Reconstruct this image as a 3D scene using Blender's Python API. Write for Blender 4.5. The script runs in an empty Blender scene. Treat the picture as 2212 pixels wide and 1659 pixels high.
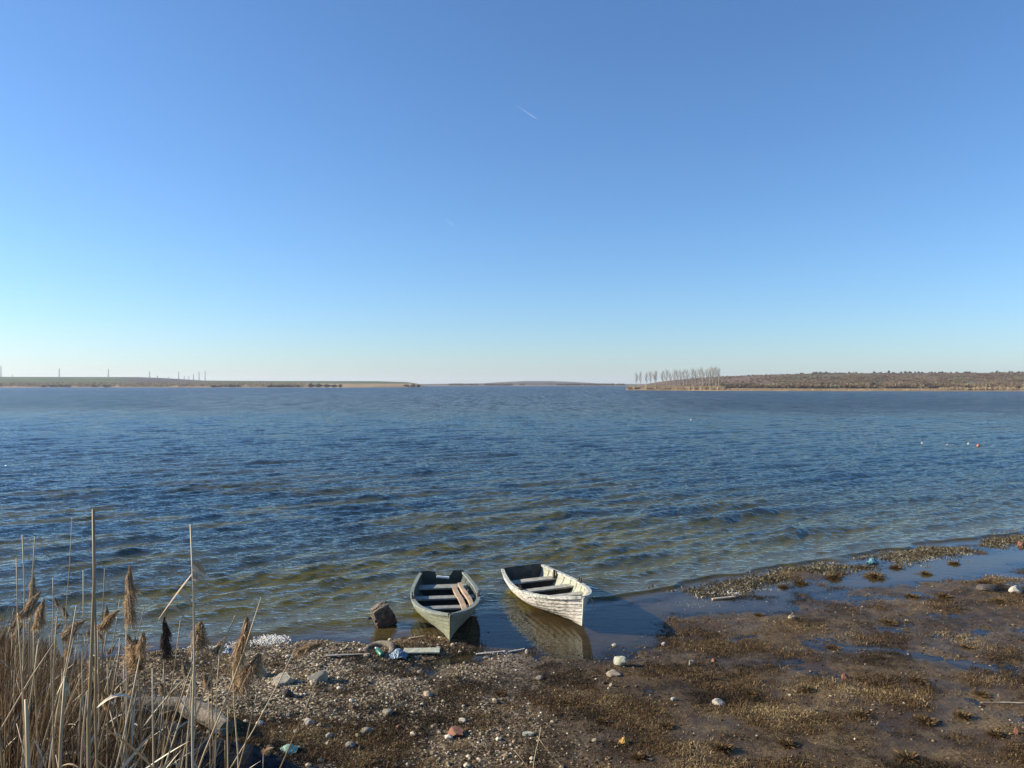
import bpy, bmesh, math, random
import numpy as np
from mathutils import Vector, Matrix

R = math.radians
rng = np.random.RandomState(11)
random.seed(5)
scene = bpy.context.scene
COL = scene.collection

# ------------------------------------------------------------------ camera
CAM_H = 4.4
F = 769.0                      # focal length in pixels of a 1024 px wide frame
cam_d = bpy.data.cameras.new("camera")
cam = bpy.data.objects.new("camera", cam_d); COL.objects.link(cam)
cam.location = (0, 0, CAM_H); cam.rotation_euler = (R(90), 0, 0)
cam_d.sensor_width = 36; cam_d.lens = F / 1024 * 36
cam_d.clip_start = 0.1; cam_d.clip_end = 40000
scene.camera = cam
K = 1024 / 2212.0              # measurements were taken on a 2212 px wide view
def at(u, v, z=0.0):
    """world point on the level z that the photo shows at (u, v)"""
    d = (CAM_H - z) * F / (v * K - 384)
    return Vector(((u * K - 512) / F * d, d, z))
def atd(u, v, d):
    return Vector(((u * K - 512) / F * d, d, CAM_H - (v * K - 384) / F * d))

# ------------------------------------------------------------------ helpers
def tag(o, label=None, cat=None, group=None, kind=None):
    if label: o['label'] = label
    if cat: o['category'] = cat
    if group: o['group'] = group
    if kind: o['kind'] = kind
    return o
def link(name, me, mats, parent=None, loc=None, rot=None):
    o = bpy.data.objects.new(name, me); COL.objects.link(o)
    for m in (mats if isinstance(mats, (list, tuple)) else [mats]): me.materials.append(m)
    if parent: o.parent = parent
    if loc is not None: o.location = loc
    if rot is not None: o.rotation_euler = rot
    return o
def empty(name, loc=(0, 0, 0), rot=(0, 0, 0)):
    o = bpy.data.objects.new(name, None); COL.objects.link(o)
    o.location = loc; o.rotation_euler = rot; o.empty_display_size = .1
    return o
def np_mesh(name, V, Fc, smooth=False, attrs=None, midx=None):
    """V (n,3); Fc (m,k) faces of equal size"""
    me = bpy.data.meshes.new(name)
    V = np.ascontiguousarray(V, dtype=np.float32); Fc = np.ascontiguousarray(Fc, dtype=np.int32)
    n, m, k = len(V), len(Fc), Fc.shape[1]
    me.vertices.add(n); me.vertices.foreach_set('co', V.ravel())
    me.loops.add(m * k); me.loops.foreach_set('vertex_index', Fc.ravel())
    me.polygons.add(m); me.polygons.foreach_set('loop_start', np.arange(0, m * k, k, dtype=np.int32))
    if midx is not None: me.polygons.foreach_set('material_index', np.asarray(midx, dtype=np.int32))
    me.polygons.foreach_set('use_smooth', np.full(m, smooth))
    for an, (ty, data) in (attrs or {}).items():
        a = me.attributes.new(an, ty, 'POINT')
        if ty == 'FLOAT': a.data.foreach_set('value', np.ascontiguousarray(data, dtype=np.float32).ravel())
        else: a.data.foreach_set('color', np.ascontiguousarray(data, dtype=np.float32).ravel())
    me.update(calc_edges=True); me.validate()
    return me
def bm_mesh(name, bm, smooth=False):
    me = bpy.data.meshes.new(name)
    bmesh.ops.recalc_face_normals(bm, faces=bm.faces[:])
    bm.to_mesh(me); bm.free()
    if smooth:
        me.polygons.foreach_set('use_smooth', np.ones(len(me.polygons), dtype=bool))
    return me
def grid_faces(nx, ny):
    i = np.arange(nx * ny).reshape(ny, nx)
    return np.stack([i[:-1, :-1], i[:-1, 1:], i[1:, 1:], i[1:, :-1]], -1).reshape(-1, 4)
def smooth(a, b, x):
    t = np.clip((x - a) / (b - a), 0, 1); return t * t * (3 - 2 * t)

LAT = np.random.RandomState(3).rand(256, 256)
def vnoise(x, y):
    xi = np.floor(x).astype(np.int64); yi = np.floor(y).astype(np.int64)
    fx = x - xi; fy = y - yi; fx = fx * fx * (3 - 2 * fx); fy = fy * fy * (3 - 2 * fy)
    g = lambda a, b: LAT[a & 255, b & 255]
    return (g(xi, yi) * (1 - fx) + g(xi + 1, yi) * fx) * (1 - fy) + (g(xi, yi + 1) * (1 - fx) + g(xi + 1, yi + 1) * fx) * fy
def fbm(x, y, o=4):
    r = 0; a = .5
    for k in range(o):
        r = r + a * vnoise(x * 2 ** k + 17.3 * k, y * 2 ** k + 9.1 * k); a *= .5
    return r / (1 - .5 ** o)

# tubes and strips collected into one mesh
class MB:
    def __init__(s): s.v = []; s.f = []; s.m = []
    def tube(s, pts, rad, n=6, mi=0, cap=True):
        pts = [Vector(p) for p in pts]
        rad = rad if isinstance(rad, (list, tuple)) else [rad] * len(pts)
        b = len(s.v); up = None
        for i, p in enumerate(pts):
            t = (pts[min(i + 1, len(pts) - 1)] - pts[max(i - 1, 0)]).normalized()
            if up is None:
                up = Vector((0, 0, 1)) if abs(t.z) < .9 else Vector((1, 0, 0))
            a = t.cross(up).normalized(); c = a.cross(t).normalized(); up = c
            for k in range(n):
                q = 2 * math.pi * k / n
                s.v.append(p + (a * math.cos(q) + c * math.sin(q)) * rad[i])
        for i in range(len(pts) - 1):
            for k in range(n):
                k2 = (k + 1) % n
                s.f.append((b + i * n + k, b + i * n + k2, b + (i + 1) * n + k2, b + (i + 1) * n + k)); s.m.append(mi)
        if cap:
            s.f.append(tuple(b + k for k in range(n))[::-1]); s.m.append(mi)
            e = b + (len(pts) - 1) * n
            s.f.append(tuple(e + k for k in range(n))); s.m.append(mi)
    def strip(s, pts, wid, side, mi=0, fold=0.0):
        """leaf blade: a V-folded strip along pts"""
        pts = [Vector(p) for p in pts]; b = len(s.v)
        for i, p in enumerate(pts):
            t = (pts[min(i + 1, len(pts) - 1)] - pts[max(i - 1, 0)]).normalized()
            sd = Vector(side); sd = (sd - t * sd.dot(t)).normalized(); nn = t.cross(sd)
            w = wid[i]
            s.v += [p - sd * w + nn * w * fold, p, p + sd * w + nn * w * fold]
        for i in range(len(pts) - 1):
            o = b + 3 * i
            s.f += [(o, o + 1, o + 4, o + 3), (o + 1, o + 2, o + 5, o + 4)]; s.m += [mi, mi]
    def box(s, c, sz, mat=None, mi=0):
        b = len(s.v); c = Vector(c)
        for x in (-.5, .5):
            for y in (-.5, .5):
                for z in (-.5, .5):
                    q = Vector((x * sz[0], y * sz[1], z * sz[2]))
                    if mat is not None: q = mat @ q
                    s.v.append(c + q)
        for q in ((0, 1, 3, 2), (4, 6, 7, 5), (0, 4, 5, 1), (2, 3, 7, 6), (0, 2, 6, 4), (1, 5, 7, 3)):
            s.f.append(tuple(b + i for i in q)); s.m.append(mi)
    def mesh(s, name, sm=False):
        me = bpy.data.meshes.new(name); me.from_pydata([tuple(v) for v in s.v], [], s.f)
        me.polygons.foreach_set('material_index', s.m)
        me.polygons.foreach_set('use_smooth', [sm] * len(s.f)); me.update()
        return me
    def build(s, name, mats, parent=None, sm=False):
        return link(name, s.mesh(name, sm), mats, parent)

# ------------------------------------------------------------------ node helpers
class NT:
    def __init__(s, name):
        s.m = bpy.data.materials.new(name); s.m.use_nodes = True
        s.t = s.m.node_tree; s.t.nodes.clear()
        s.out = s.n('ShaderNodeOutputMaterial')
    def n(s, ty, **kw):
        nd = s.t.nodes.new(ty)
        for k, v in kw.items():
            if k.startswith('i_'): nd.inputs[k[2:].replace('_', ' ')].default_value = v
            else: setattr(nd, k, v)
        return nd
    def l(s, a, b): s.t.links.new(a, b)
    def obj(s):
        if not hasattr(s, '_o'): s._o = s.n('ShaderNodeTexCoord')
        return s._o.outputs['Object']
    def pos(s):
        return s.n('ShaderNodeNewGeometry').outputs['Position']
    def noise(s, scale, detail=4, rough=.55, vec=None, stretch=None, dist=0.0):
        nd = s.n('ShaderNodeTexNoise'); nd.inputs['Scale'].default_value = scale
        nd.inputs['Detail'].default_value = detail; nd.inputs['Roughness'].default_value = rough
        nd.inputs['Distortion'].default_value = dist
        vec = vec or s.pos()
        if stretch:
            mp = s.n('ShaderNodeMapping'); mp.inputs['Scale'].default_value = stretch[:3]
            if len(stretch) > 3: mp.inputs['Rotation'].default_value = (0, 0, stretch[3])
            s.l(vec, mp.inputs['Vector']); vec = mp.outputs['Vector']
        s.l(vec, nd.inputs['Vector']); return nd.outputs['Fac']
    def ramp(s, fac, stops):
        nd = s.n('ShaderNodeValToRGB'); e = nd.color_ramp.elements
        while len(e) < len(stops): e.new(.5)
        for i, (p, c) in enumerate(stops):
            e[i].position = p; e[i].color = (*c, 1) if len(c) == 3 else c
        s.l(fac, nd.inputs['Fac']); return nd.outputs['Color']
    def math(s, op, a, b=None, clamp=False):
        nd = s.n('ShaderNodeMath', operation=op, use_clamp=clamp)
        for i, q in enumerate((a, b)):
            if q is None: continue
            if isinstance(q, (int, float)): nd.inputs[i].default_value = q
            else: s.l(q, nd.inputs[i])
        return nd.outputs[0]
    def mix(s, fac, a, b, mode='MIX'):
        nd = s.n('ShaderNodeMix', data_type='RGBA', blend_type=mode)
        for i, q in ((0, fac), (6, a), (7, b)):
            if isinstance(q, (int, float)): nd.inputs[i].default_value = q
            elif isinstance(q, (tuple, list)): nd.inputs[i].default_value = (*q, 1)
            else: s.l(q, nd.inputs[i])
        return nd.outputs[2]
    def attr(s, name): return s.n('ShaderNodeAttribute', attribute_name=name)
    def bump(s, h, dist, strength=1.0, normal=None):
        b = s.n('ShaderNodeBump'); b.inputs['Distance'].default_value = dist
        if isinstance(strength, (int, float)): b.inputs['Strength'].default_value = strength
        else: s.l(strength, b.inputs['Strength'])
        s.l(h, b.inputs['Height'])
        if normal is not None: s.l(normal, b.inputs['Normal'])
        return b.outputs['Normal']
    def pbr(s, col, rough=.8, normal=None, spec=.4):
        b = s.n('ShaderNodeBsdfPrincipled')
        for k, q in (('Base Color', col), ('Roughness', rough), ('Specular IOR Level', spec)):
            if isinstance(q, (int, float)): b.inputs[k].default_value = q
            elif isinstance(q, tuple): b.inputs[k].default_value = (*q, 1)
            else: s.l(q, b.inputs[k])
        if normal is not None: s.l(normal, b.inputs['Normal'])
        s.l(b.outputs[0], s.out.inputs['Surface']); return b

def simple(name, c1, c2, scale=8, rough=.8, bump=.004, bscale=None, spec=.35, obj=True, contrast=(.35, .65), rnd=True):
    t = NT(name); vec = t.obj() if obj else t.pos()
    if obj and rnd:
        oi = t.n('ShaderNodeObjectInfo'); va = t.n('ShaderNodeVectorMath', operation='ADD')
        sc = t.math('MULTIPLY', oi.outputs['Random'], 37.0)
        t.l(vec, va.inputs[0]); t.l(sc, va.inputs[1]); vec = va.outputs[0]
    f = t.noise(scale, 5, .6, vec)
    c = t.ramp(f, [(contrast[0], c1), (contrast[1], c2)])
    nrm = t.bump(t.noise(bscale or scale * 4, 4, .6, vec), bump) if bump else None
    t.pbr(c, rough, nrm, spec); return t.m
def tinted(name, stops, rough=.85, trans=.0, spec=.25):
    """thin plant matter, colour varied by a per-clump number"""
    t = NT(name); c = t.ramp(t.attr('tint').outputs['Fac'], stops)
    b = t.pbr(c, rough, None, spec)
    if trans:
        tr = t.n('ShaderNodeBsdfTranslucent'); t.l(c, tr.inputs['Color'])
        mx = t.n('ShaderNodeMixShader'); mx.inputs[0].default_value = trans
        t.l(b.outputs[0], mx.inputs[1]); t.l(tr.outputs[0], mx.inputs[2]); t.l(mx.outputs[0], t.out.inputs['Surface'])
    return t.m

# ------------------------------------------------------------------ terrain height
SH = np.array([(-400, -120), (-60, -4), (-30, 4.5), (-14, 10.0), (-8.1, 12.3), (-5.29, 12.81), (-4.33, 13.16), (-3.29, 13.42), (-2.4, 13.3),
               (-1.8, 13.55), (-.9, 14.5), (1.2, 15.0), (2.56, 15.5), (4.62, 16.9), (6.5, 18.2), (9.3, 19.5), (15, 22.5), (24, 27), (40, 36), (80, 62), (200, 110), (400, 180)], float)
def shore_s(x, y):
    """distance to the waterline, positive on land"""
    best = np.full(np.shape(x), 1e9)
    for (x0, y0), (x1, y1) in zip(SH[:-1], SH[1:]):
        dx, dy = x1 - x0, y1 - y0
        t = np.clip(((x - x0) * dx + (y - y0) * dy) / (dx * dx + dy * dy), 0, 1)
        best = np.minimum(best, np.hypot(x - x0 - t * dx, y - y0 - t * dy))
    yl = np.interp(x, SH[:, 0], SH[:, 1])
    wob = (fbm(x * .9, y * .9, 3) - .5) * .7
    return np.where(y > yl, -best, best) + wob * smooth(8, 2, best)
CS, SN = math.cos(R(26)), math.sin(R(26))
def polyline_d(x, y, pts):
    best = np.full(np.shape(x), 1e9)
    for (x0, y0), (x1, y1) in zip(pts[:-1], pts[1:]):
        dx, dy = x1 - x0, y1 - y0; t = np.clip(((x - x0) * dx + (y - y0) * dy) / (dx * dx + dy * dy), 0, 1)
        best = np.minimum(best, np.hypot(x - x0 - t * dx, y - y0 - t * dy))
    return best
RUN = [[tuple(at(u, v).xy) for u, v in q] for q in (((1690, 1385), (1785, 1398), (1917, 1403), (2041, 1431), (2212, 1452), (2500, 1490)), ((1700, 1432), (1764, 1452), (1876, 1489), (2000, 1497), (2108, 1518), (2186, 1551), (2420, 1600)),
                                                   ((1480, 1375), (1580, 1382), (1660, 1372)), ((1330, 1500), (1460, 1485), (1600, 1470)))]
def gh(x, y):
    x = np.asarray(x, float); y = np.asarray(y, float)
    s = shore_s(x, y)
    wl = smooth(-1.2, -3.6, x)
    a = x * CS + y * SN; b = -x * SN + y * CS
    lake = np.maximum(-.015 + .075 * s, -1.7)
    flat = np.minimum(-.008 + .0080 * s, .22) - .018 * smooth(6, 11, x) * smooth(9, 4, s)
    left = .025 + .05 * np.clip(s, 0, 5)
    n1 = (fbm(a * .30 + 3, b * .75 + 8, 3) - .5)
    n2 = (fbm(x * 1.3 + 40, y * 1.7 + 5, 4) - .5)
    n3 = (fbm(x * 5 + 11, y * 5 + 2, 3) - .5)
    lr = flat + n1 * .095 + n2 * .055 + n3 * .03 * smooth(.0, .03, flat + n1 * .08 + n2 * .05 + .015)
    ll = left + n2 * .10 + n3 * .05
    land = lr * (1 - wl) + ll * wl
    z = np.where(s > 0, land * smooth(0, .5, s) + lake * (1 - smooth(0, .5, s)), lake)
    for pts, wd, dp in zip(RUN, (.20, .24, .12, .10), (-.004, -.003, -.001, .002)):
        g = np.exp(-(polyline_d(x, y, pts) / (wd * (.55 + .9 * fbm(x * 1.1 + 3, y * 1.1, 2)))) ** 2); z = z * (1 - g) + g * np.minimum(z, dp + n3 * .05 + n2 * .04)
    q = ((x - 1.02) / 1.85) ** 2 + ((y - 13.75) / 1.42) ** 2
    pool = np.exp(-q ** 2)
    z = z * (1 - pool) + pool * np.minimum(z, -.020 + n3 * .02)
    q2 = ((x + 2.05) / .95) ** 2 + ((y - 13.75) / .45) ** 2; p2 = np.exp(-q2 ** 2)
    z = z * (1 - p2) + p2 * np.minimum(z, -.03 + n3 * .03)
    z = z + .055 * np.exp(-(((x + 1.45) / .72) ** 2 + ((y - 12.78) / .48) ** 2) ** 2)
    t = np.maximum(8.1 - y, 0)
    z = z + .33 * (np.sqrt(t * t + .09) - .3) * smooth(60, 20, np.maximum(-y, 0) * 0 + t)
    z = np.where(t > 12, 4.0 - .0 * t, z) if False else np.minimum(z, 3.2 + n1 * .3)
    return z
def ghs(x, y): return float(gh(np.array([x]), np.array([y]))[0])
def on(u, v, it=4):
    """ground point seen at (u, v)"""
    z = 0.0
    for _ in range(it):
        p = at(u, v, z); z = ghs(p.x, p.y)
    p = at(u, v, z); p.z = z; return p

# ------------------------------------------------------------------ materials
def ground_mat():
    t = NT('wet_soil'); P = t.pos()
    g = t.attr('gravel').outputs['Fac']; w = t.attr('height').outputs['Fac']
    big = t.noise(.55, 4, .6, P, (1, 1.6, 1, R(-26)))
    mid = t.noise(3.2, 6, .65, P); fine = t.noise(26, 6, .7, P)
    mud = t.ramp(mid, [(.30, (.036, .024, .014)), (.55, (.080, .052, .029)), (.75, (.15, .098, .048))])
    grass = t.ramp(fine, [(.30, (.045, .030, .014)), (.5, (.135, .088, .038)), (.7, (.31, .215, .095))])
    gm = t.math('ADD', t.math('MULTIPLY', t.math('SUBTRACT', big, .43), 7.0), t.math('MULTIPLY', t.math('SUBTRACT', mid, .5), 3.0), True)
    c = t.mix(gm, mud, grass)
    vor = t.n('ShaderNodeTexVoronoi'); vor.inputs['Scale'].default_value = 24; t.l(P, vor.inputs['Vector'])
    sep = t.n('ShaderNodeSeparateColor'); t.l(vor.outputs['Color'], sep.inputs[0])
    peb = t.ramp(sep.outputs[0], [(.0, (.032, .022, .012)), (.38, (.125, .09, .048)), (.68, (.33, .255, .145)), (1, (.58, .48, .33))])
    gmask = t.math('MULTIPLY', g, t.math('ADD', t.math('MULTIPLY', t.math('SUBTRACT', mid, .45), 3.0), .75, True), True)
    c = t.mix(gmask, c, peb)
    # soaked soil close to the water level is darker and shinier
    wet = t.n('ShaderNodeMapRange'); t.l(w, wet.inputs[0])
    wet.inputs[1].default_value = .0; wet.inputs[2].default_value = .07; wet.inputs[3].default_value = 1; wet.inputs[4].default_value = 0
    c = t.mix(t.math('MULTIPLY', wet.outputs[0], .25), c, (.016, .011, .008))
    rough = t.math('SUBTRACT', .88, t.math('MULTIPLY', wet.outputs[0], .48))
    h = t.math('ADD', t.math('MULTIPLY', fine, .5), t.math('MULTIPLY', t.math('SUBTRACT', 1.0, vor.outputs['Distance']), t.math('MULTIPLY', g, .7)))
    nrm = t.bump(h, .06, t.math('SUBTRACT', 1.0, t.math('MULTIPLY', wet.outputs[0], .55)))
    t.pbr(c, rough, nrm, .30); return t.m

def water_mat():
    t = NT('lake_water'); P = t.pos()
    chop = t.attr('chop').outputs['Fac']; dep = t.attr('depth').outputs['Fac']
    far = t.attr('far').outputs['Fac']
    st = (1, 2.6, 1, R(-30))
    h1 = t.noise(2.6, 3, .55, P, st, .3)
    h2 = t.noise(9.0, 3, .6, P, (1, 1.7, 1, R(-24)), .2)
    h3 = t.noise(.55, 3, .6, P, (1, 2.4, 1, R(-28)), .3)
    n = None
    P2 = t.n('ShaderNodeNewGeometry').outputs['Normal']
    acc = P2
    for sc, stg in ((2.6, .50), (.55, .44), (.5, .40)):
        nz = t.n('ShaderNodeTexNoise'); nz.inputs['Scale'].default_value = sc; nz.inputs['Detail'].default_value = 2
        mp = t.n('ShaderNodeMapping'); mp.inputs['Scale'].default_value = (1, .13 if sc == .5 else 2.0, 1); mp.inputs['Rotation'].default_value = (0, 0, 0 if sc == .5 else R(-20))
        t.l(P, mp.inputs['Vector']); t.l(mp.outputs[0], nz.inputs['Vector'])
        sb = t.n('ShaderNodeVectorMath', operation='SUBTRACT'); t.l(nz.outputs['Color'], sb.inputs[0]); sb.inputs[1].default_value = (.5, .5, .5)
        ml = t.n('ShaderNodeVectorMath', operation='MULTIPLY'); t.l(sb.outputs[0], ml.inputs[0]); ml.inputs[1].default_value = (stg * 1.3, stg * 2.6, 0)
        sx = t.n('ShaderNodeSeparateXYZ'); t.l(ml.outputs[0], sx.inputs[0]); cx = t.n('ShaderNodeCombineXYZ')
        t.l(sx.outputs[0], cx.inputs[0]); t.l(t.math('MULTIPLY', t.math('ABSOLUTE', sx.outputs[1]), -1.0), cx.inputs[1])
        sl = t.n('ShaderNodeVectorMath', operation='SCALE'); t.l(cx.outputs[0], sl.inputs[0]); t.l(far, sl.inputs['Scale'])
        ad = t.n('ShaderNodeVectorMath', operation='ADD'); t.l(acc, ad.inputs[0]); t.l(sl.outputs[0], ad.inputs[1]); acc = ad.outputs[0]
    nm = t.n('ShaderNodeVectorMath', operation='NORMALIZE'); t.l(acc, nm.inputs[0]); n = nm.outputs[0]
    n = t.bump(h1, .10, t.math('ADD', t.math('MULTIPLY', chop, .9), .05), n)
    n = t.bump(h2, .036, t.math('ADD', t.math('MULTIPLY', chop, .9), .03), n)
    dif = t.n('ShaderNodeBsdfDiffuse'); dep_c = t.ramp(t.math('MULTIPLY', dep, 1.1), [(0.0, (.150, .104, .050)), (.07, (.086, .067, .011)), (.22, (.068, .057, .004)), (.55, (.034, .036, .010)), (1.0, (.016, .030, .028))])
    dep_c = t.mix(t.attr('crest').outputs['Fac'], dep_c, (.098, .078, .002))  # olive painted on shoreward wave faces, as if light came through
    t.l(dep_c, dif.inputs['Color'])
    tr = t.n('ShaderNodeBsdfTransparent'); tr.inputs['Color'].default_value = (.80, .74, .60, 1)
    # turbid: the bed vanishes within a few decimetres
    ex = t.math('SUBTRACT', 1.0, t.math('POWER', 2.718, t.math('MULTIPLY', dep, -26.0)), True)
    body = t.n('ShaderNodeMixShader'); t.l(ex, body.inputs[0]); t.l(tr.outputs[0], body.inputs[1]); t.l(dif.outputs[0], body.inputs[2])
    gl = t.n('ShaderNodeBsdfGlossy'); gl.inputs['Roughness'].default_value = .035; gl.inputs['Color'].default_value = (.89, .96, .98, 1); t.l(n, gl.inputs['Normal'])
    fr = t.n('ShaderNodeFresnel'); t.l(t.math('SUBTRACT', t.math('ADD', t.math('MULTIPLY', chop, .47), 1.31), t.math('MULTIPLY', t.attr('crest').outputs['Fac'], .30)), fr.inputs['IOR']); t.l(n, fr.inputs['Normal'])
    mx = t.n('ShaderNodeMixShader'); t.l(fr.outputs[0], mx.inputs[0]); t.l(body.outputs[0], mx.inputs[1]); t.l(gl.outputs[0], mx.inputs[2])
    t.l(mx.outputs[0], t.out.inputs['Surface']); return t.m

def vcol_mat(name, rough=.9, nscale=.05, amount=.5):
    t = NT(name); c = t.attr('Col').outputs['Color']
    f = t.noise(nscale, 5, .65, t.pos()); k = t.ramp(f, [(.3, (1 - amount,) * 3), (.7, (1 + amount * .6,) * 3)])
    t.pbr(t.mix(1.0, c, k, 'MULTIPLY'), rough, None, .1); return t.m

# ------------------------------------------------------------------ ground sheets
def seq(*parts):
    out = []
    for a, b, st in parts: out += list(np.arange(a, b - 1e-6, st))
    return np.array(out)
gx = seq((-400, -60, 40), (-60, -16, 4), (-16, -10, .3), (-10, 17, .045), (17, 30, .3), (30, 70, 3), (70, 400.1, 40))
gy = seq((-300, -40, 30), (-40, -6, 4), (-6, 7.6, .3), (7.6, 16.5, .045), (16.5, 24, .09), (24, 34, .5), (34, 80, 5), (80, 220.1, 20))
X, Y = np.meshgrid(gx, gy)
Z = gh(X, Y)
S0 = shore_s(X, Y)
grav = np.clip(smooth(1.2, -3.0, X + (fbm(X * .6, Y * .6, 3) - .5) * 4) + smooth(11.2, 8.0, Y) * smooth(2.6, -1.5, X) * .6, 0, 1)
me = np_mesh('shore_ground', np.stack([X, Y, Z], -1).reshape(-1, 3), grid_faces(len(gx), len(gy)), True,
             {'gravel': ('FLOAT', grav), 'height': ('FLOAT', Z - .0)})
shore = tag(link('shore_ground', me, ground_mat()), kind='structure')

bed = MB(); b0 = 7000.0
bed.v = [Vector((-b0, -b0, -3)), Vector((b0, -b0, -3)), Vector((b0, b0, -3)), Vector((-b0, b0, -3))]; bed.f = [(0, 1, 2, 3)]; bed.m = [0]
tag(bed.build('terrain', simple('distant_soil', (.10, .09, .06), (.16, .14, .09), .01, .95, 0, obj=False)), kind='structure')

# ------------------------------------------------------------------ water
def water_y():
    ys = [8.6]; y = 8.6
    while y < 4200:
        y += min(max(.05, y * y / 3384 * .22), .04 * y); ys.append(y)
    return np.array(ys)
wy = water_y()
near = wy[wy < 140]; farr = wy[wy >= 140]
def water_mesh():
    V = []; 
    nx = 1100
    th = np.linspace(-1, 1, nx)
    half = np.maximum(.95 * wy + 6, 0)
    Xw = th[None, :] * half[:, None]; Yw = np.repeat(wy[:, None], nx, 1)
    s = shore_s(Xw, Yw)
    stepx = (2 * half / nx)[:, None]; stepy = np.gradient(wy)[:, None]
    amp = smooth(-.25, 1.1, -s) * (.55 + .45 * smooth(.5, 3.5, -s))
    H = np.zeros_like(Xw)
    r = np.random.RandomState(21)
    base = R(-57)                                # travelling towards the shore
    # groups: long gentle swell broken by envelopes, plus short wind chop
    env = .72 + .5 * fbm(Xw * .16, Yw * .22, 3)
    for i in range(104):
        L = .21 * (2.6 / .21) ** (i / 103.0) * (1 + .1 * (r.rand() - .5))
        d = base + r.randn() * (.26 if L > 1.2 else .42)
        slope = .0245 * (.7 + .6 * r.rand()) * (.70 if L > 1.0 else (1.18 if L < .55 else 1.0))
        A = slope * L / (2 * math.pi)
        kx, ky = math.cos(d) * 2 * math.pi / L, math.sin(d) * 2 * math.pi / L
        # a wave shorter than the mesh can carry is left to the bump
        vis = smooth(2.2, 4.2, L / np.maximum(stepy * abs(math.sin(d)), stepx * abs(math.cos(d))))
        ph = r.rand() * 6.28
        H += A * vis * np.sin(kx * Xw + ky * Yw + ph + 1.2 * vnoise(Xw * .1 + i, Yw * .1))
    H *= env
    crest = np.zeros_like(H)  # mask of the painted olive light, on wave faces, not tops
    # long-crested swell trains rolling in parallel to the shore
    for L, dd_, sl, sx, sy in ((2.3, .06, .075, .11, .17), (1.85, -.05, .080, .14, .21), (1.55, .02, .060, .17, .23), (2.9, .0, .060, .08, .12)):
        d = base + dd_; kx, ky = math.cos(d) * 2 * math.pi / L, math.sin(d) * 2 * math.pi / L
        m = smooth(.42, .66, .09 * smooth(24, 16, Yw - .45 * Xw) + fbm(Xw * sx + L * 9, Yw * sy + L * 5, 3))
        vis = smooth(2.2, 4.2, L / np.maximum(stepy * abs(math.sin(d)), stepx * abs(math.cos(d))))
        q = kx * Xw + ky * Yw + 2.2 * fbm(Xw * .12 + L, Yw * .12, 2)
        crest += m * vis * smooth(.25, .9, -np.cos(q)) * sl / .055  # shoreward swell faces that get the painted see-through light
        H += sl * L / 6.283 * m * vis * (np.sin(q) + .22 * np.sin(2 * q + .9))
    H *= amp * 1.12
    H += 1.2 * np.maximum(H, 0) ** 2           # sharper crests
    # one low breaker lip running along the edge
    lip = .06 * np.exp(-((s + .42 + .25 * (fbm(Xw * .7, Yw * .7, 2) - .5)) / .11) ** 2) * smooth(.25, .55, fbm(Xw * .35 + 5, Yw * .35, 2) + .15) * smooth(-3, 2.0, Xw)
    H += lip
    Zg = gh(Xw, Yw)
    depth = np.maximum(H - Zg, 0)
    far = .25 * smooth(18, 50, Yw) + .75 * smooth(50, 170, Yw)
    chop = np.clip(amp, 0, 1)
    me = np_mesh('lake_water', np.stack([Xw, Yw, H], -1).reshape(-1, 3), grid_faces(nx, len(wy)), True,
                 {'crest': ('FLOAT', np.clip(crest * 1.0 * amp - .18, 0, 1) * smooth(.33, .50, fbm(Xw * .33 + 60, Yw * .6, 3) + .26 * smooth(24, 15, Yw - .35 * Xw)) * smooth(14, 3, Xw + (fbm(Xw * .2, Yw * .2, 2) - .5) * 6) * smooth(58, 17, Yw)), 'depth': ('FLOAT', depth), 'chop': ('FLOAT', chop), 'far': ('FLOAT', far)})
    return me
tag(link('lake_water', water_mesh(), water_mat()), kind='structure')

# ------------------------------------------------------------------ far shores
def hill(name, us, rows, colf, mat):
    """rows: list of (distance(u), height(u)) from the waterline over the crest"""
    us = np.asarray(us, float); V = []; C = []
    for k, (df, zf) in enumerate(rows):
        d = df(us); z = zf(us); x = (us * K - 512) / F * d
        V.append(np.stack([x, d, z], -1)); C.append(colf(us, d, z, k))
    V = np.concatenate(V); C = np.concatenate(C)
    me = np_mesh(name, V, grid_faces(len(us), len(rows)), True, {'Col': ('FLOAT_COLOR', C)})
    return tag(link(name, me, mat), kind='structure')
def crest(tab, d):
    tab = np.array(tab, float)
    return lambda u: CAM_H - (np.interp(u, tab[:, 0], tab[:, 1]) * K - 384) / F * d
def col(n, c): return np.tile(np.array([*c, 1.0]), (n, 1))
field = vcol_mat('field_cover', .95, .02, .35)
GREEN, PLOUGH, TAN, SCRUB = (.066, .098, .032), (.072, .062, .055), (.34, .24, .13), (.18, .122, .08)
ul = np.arange(-1500, 918, 6.0)
LT = [(-1500, 806), (-300, 812), (0, 814), (300, 814.5), (360, 817), (440, 822), (600, 823), (820, 823.5), (880, 825.5), (906, 829), (918, 834)]
def dl(u): return np.interp(u, [-1500, 0, 600, 760, 910, 918], [900, 985, 985, 960, 1010, 1020])
def endl(u): return smooth(918, 900, u)
def lcol(u, d, z, k):
    c = col(len(u), GREEN)
    n = vnoise(u * .02, d * .01)
    if k <= 3: c[:] = (*TAN, 1)
    else:
        p = smooth(235, 300, u) * smooth(470, 380, u) * (1 if k >= 4 else 0)
        c[:, :3] = c[:, :3] * (1 - p[:, None]) + np.array(PLOUGH) * p[:, None]
    return c
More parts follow.
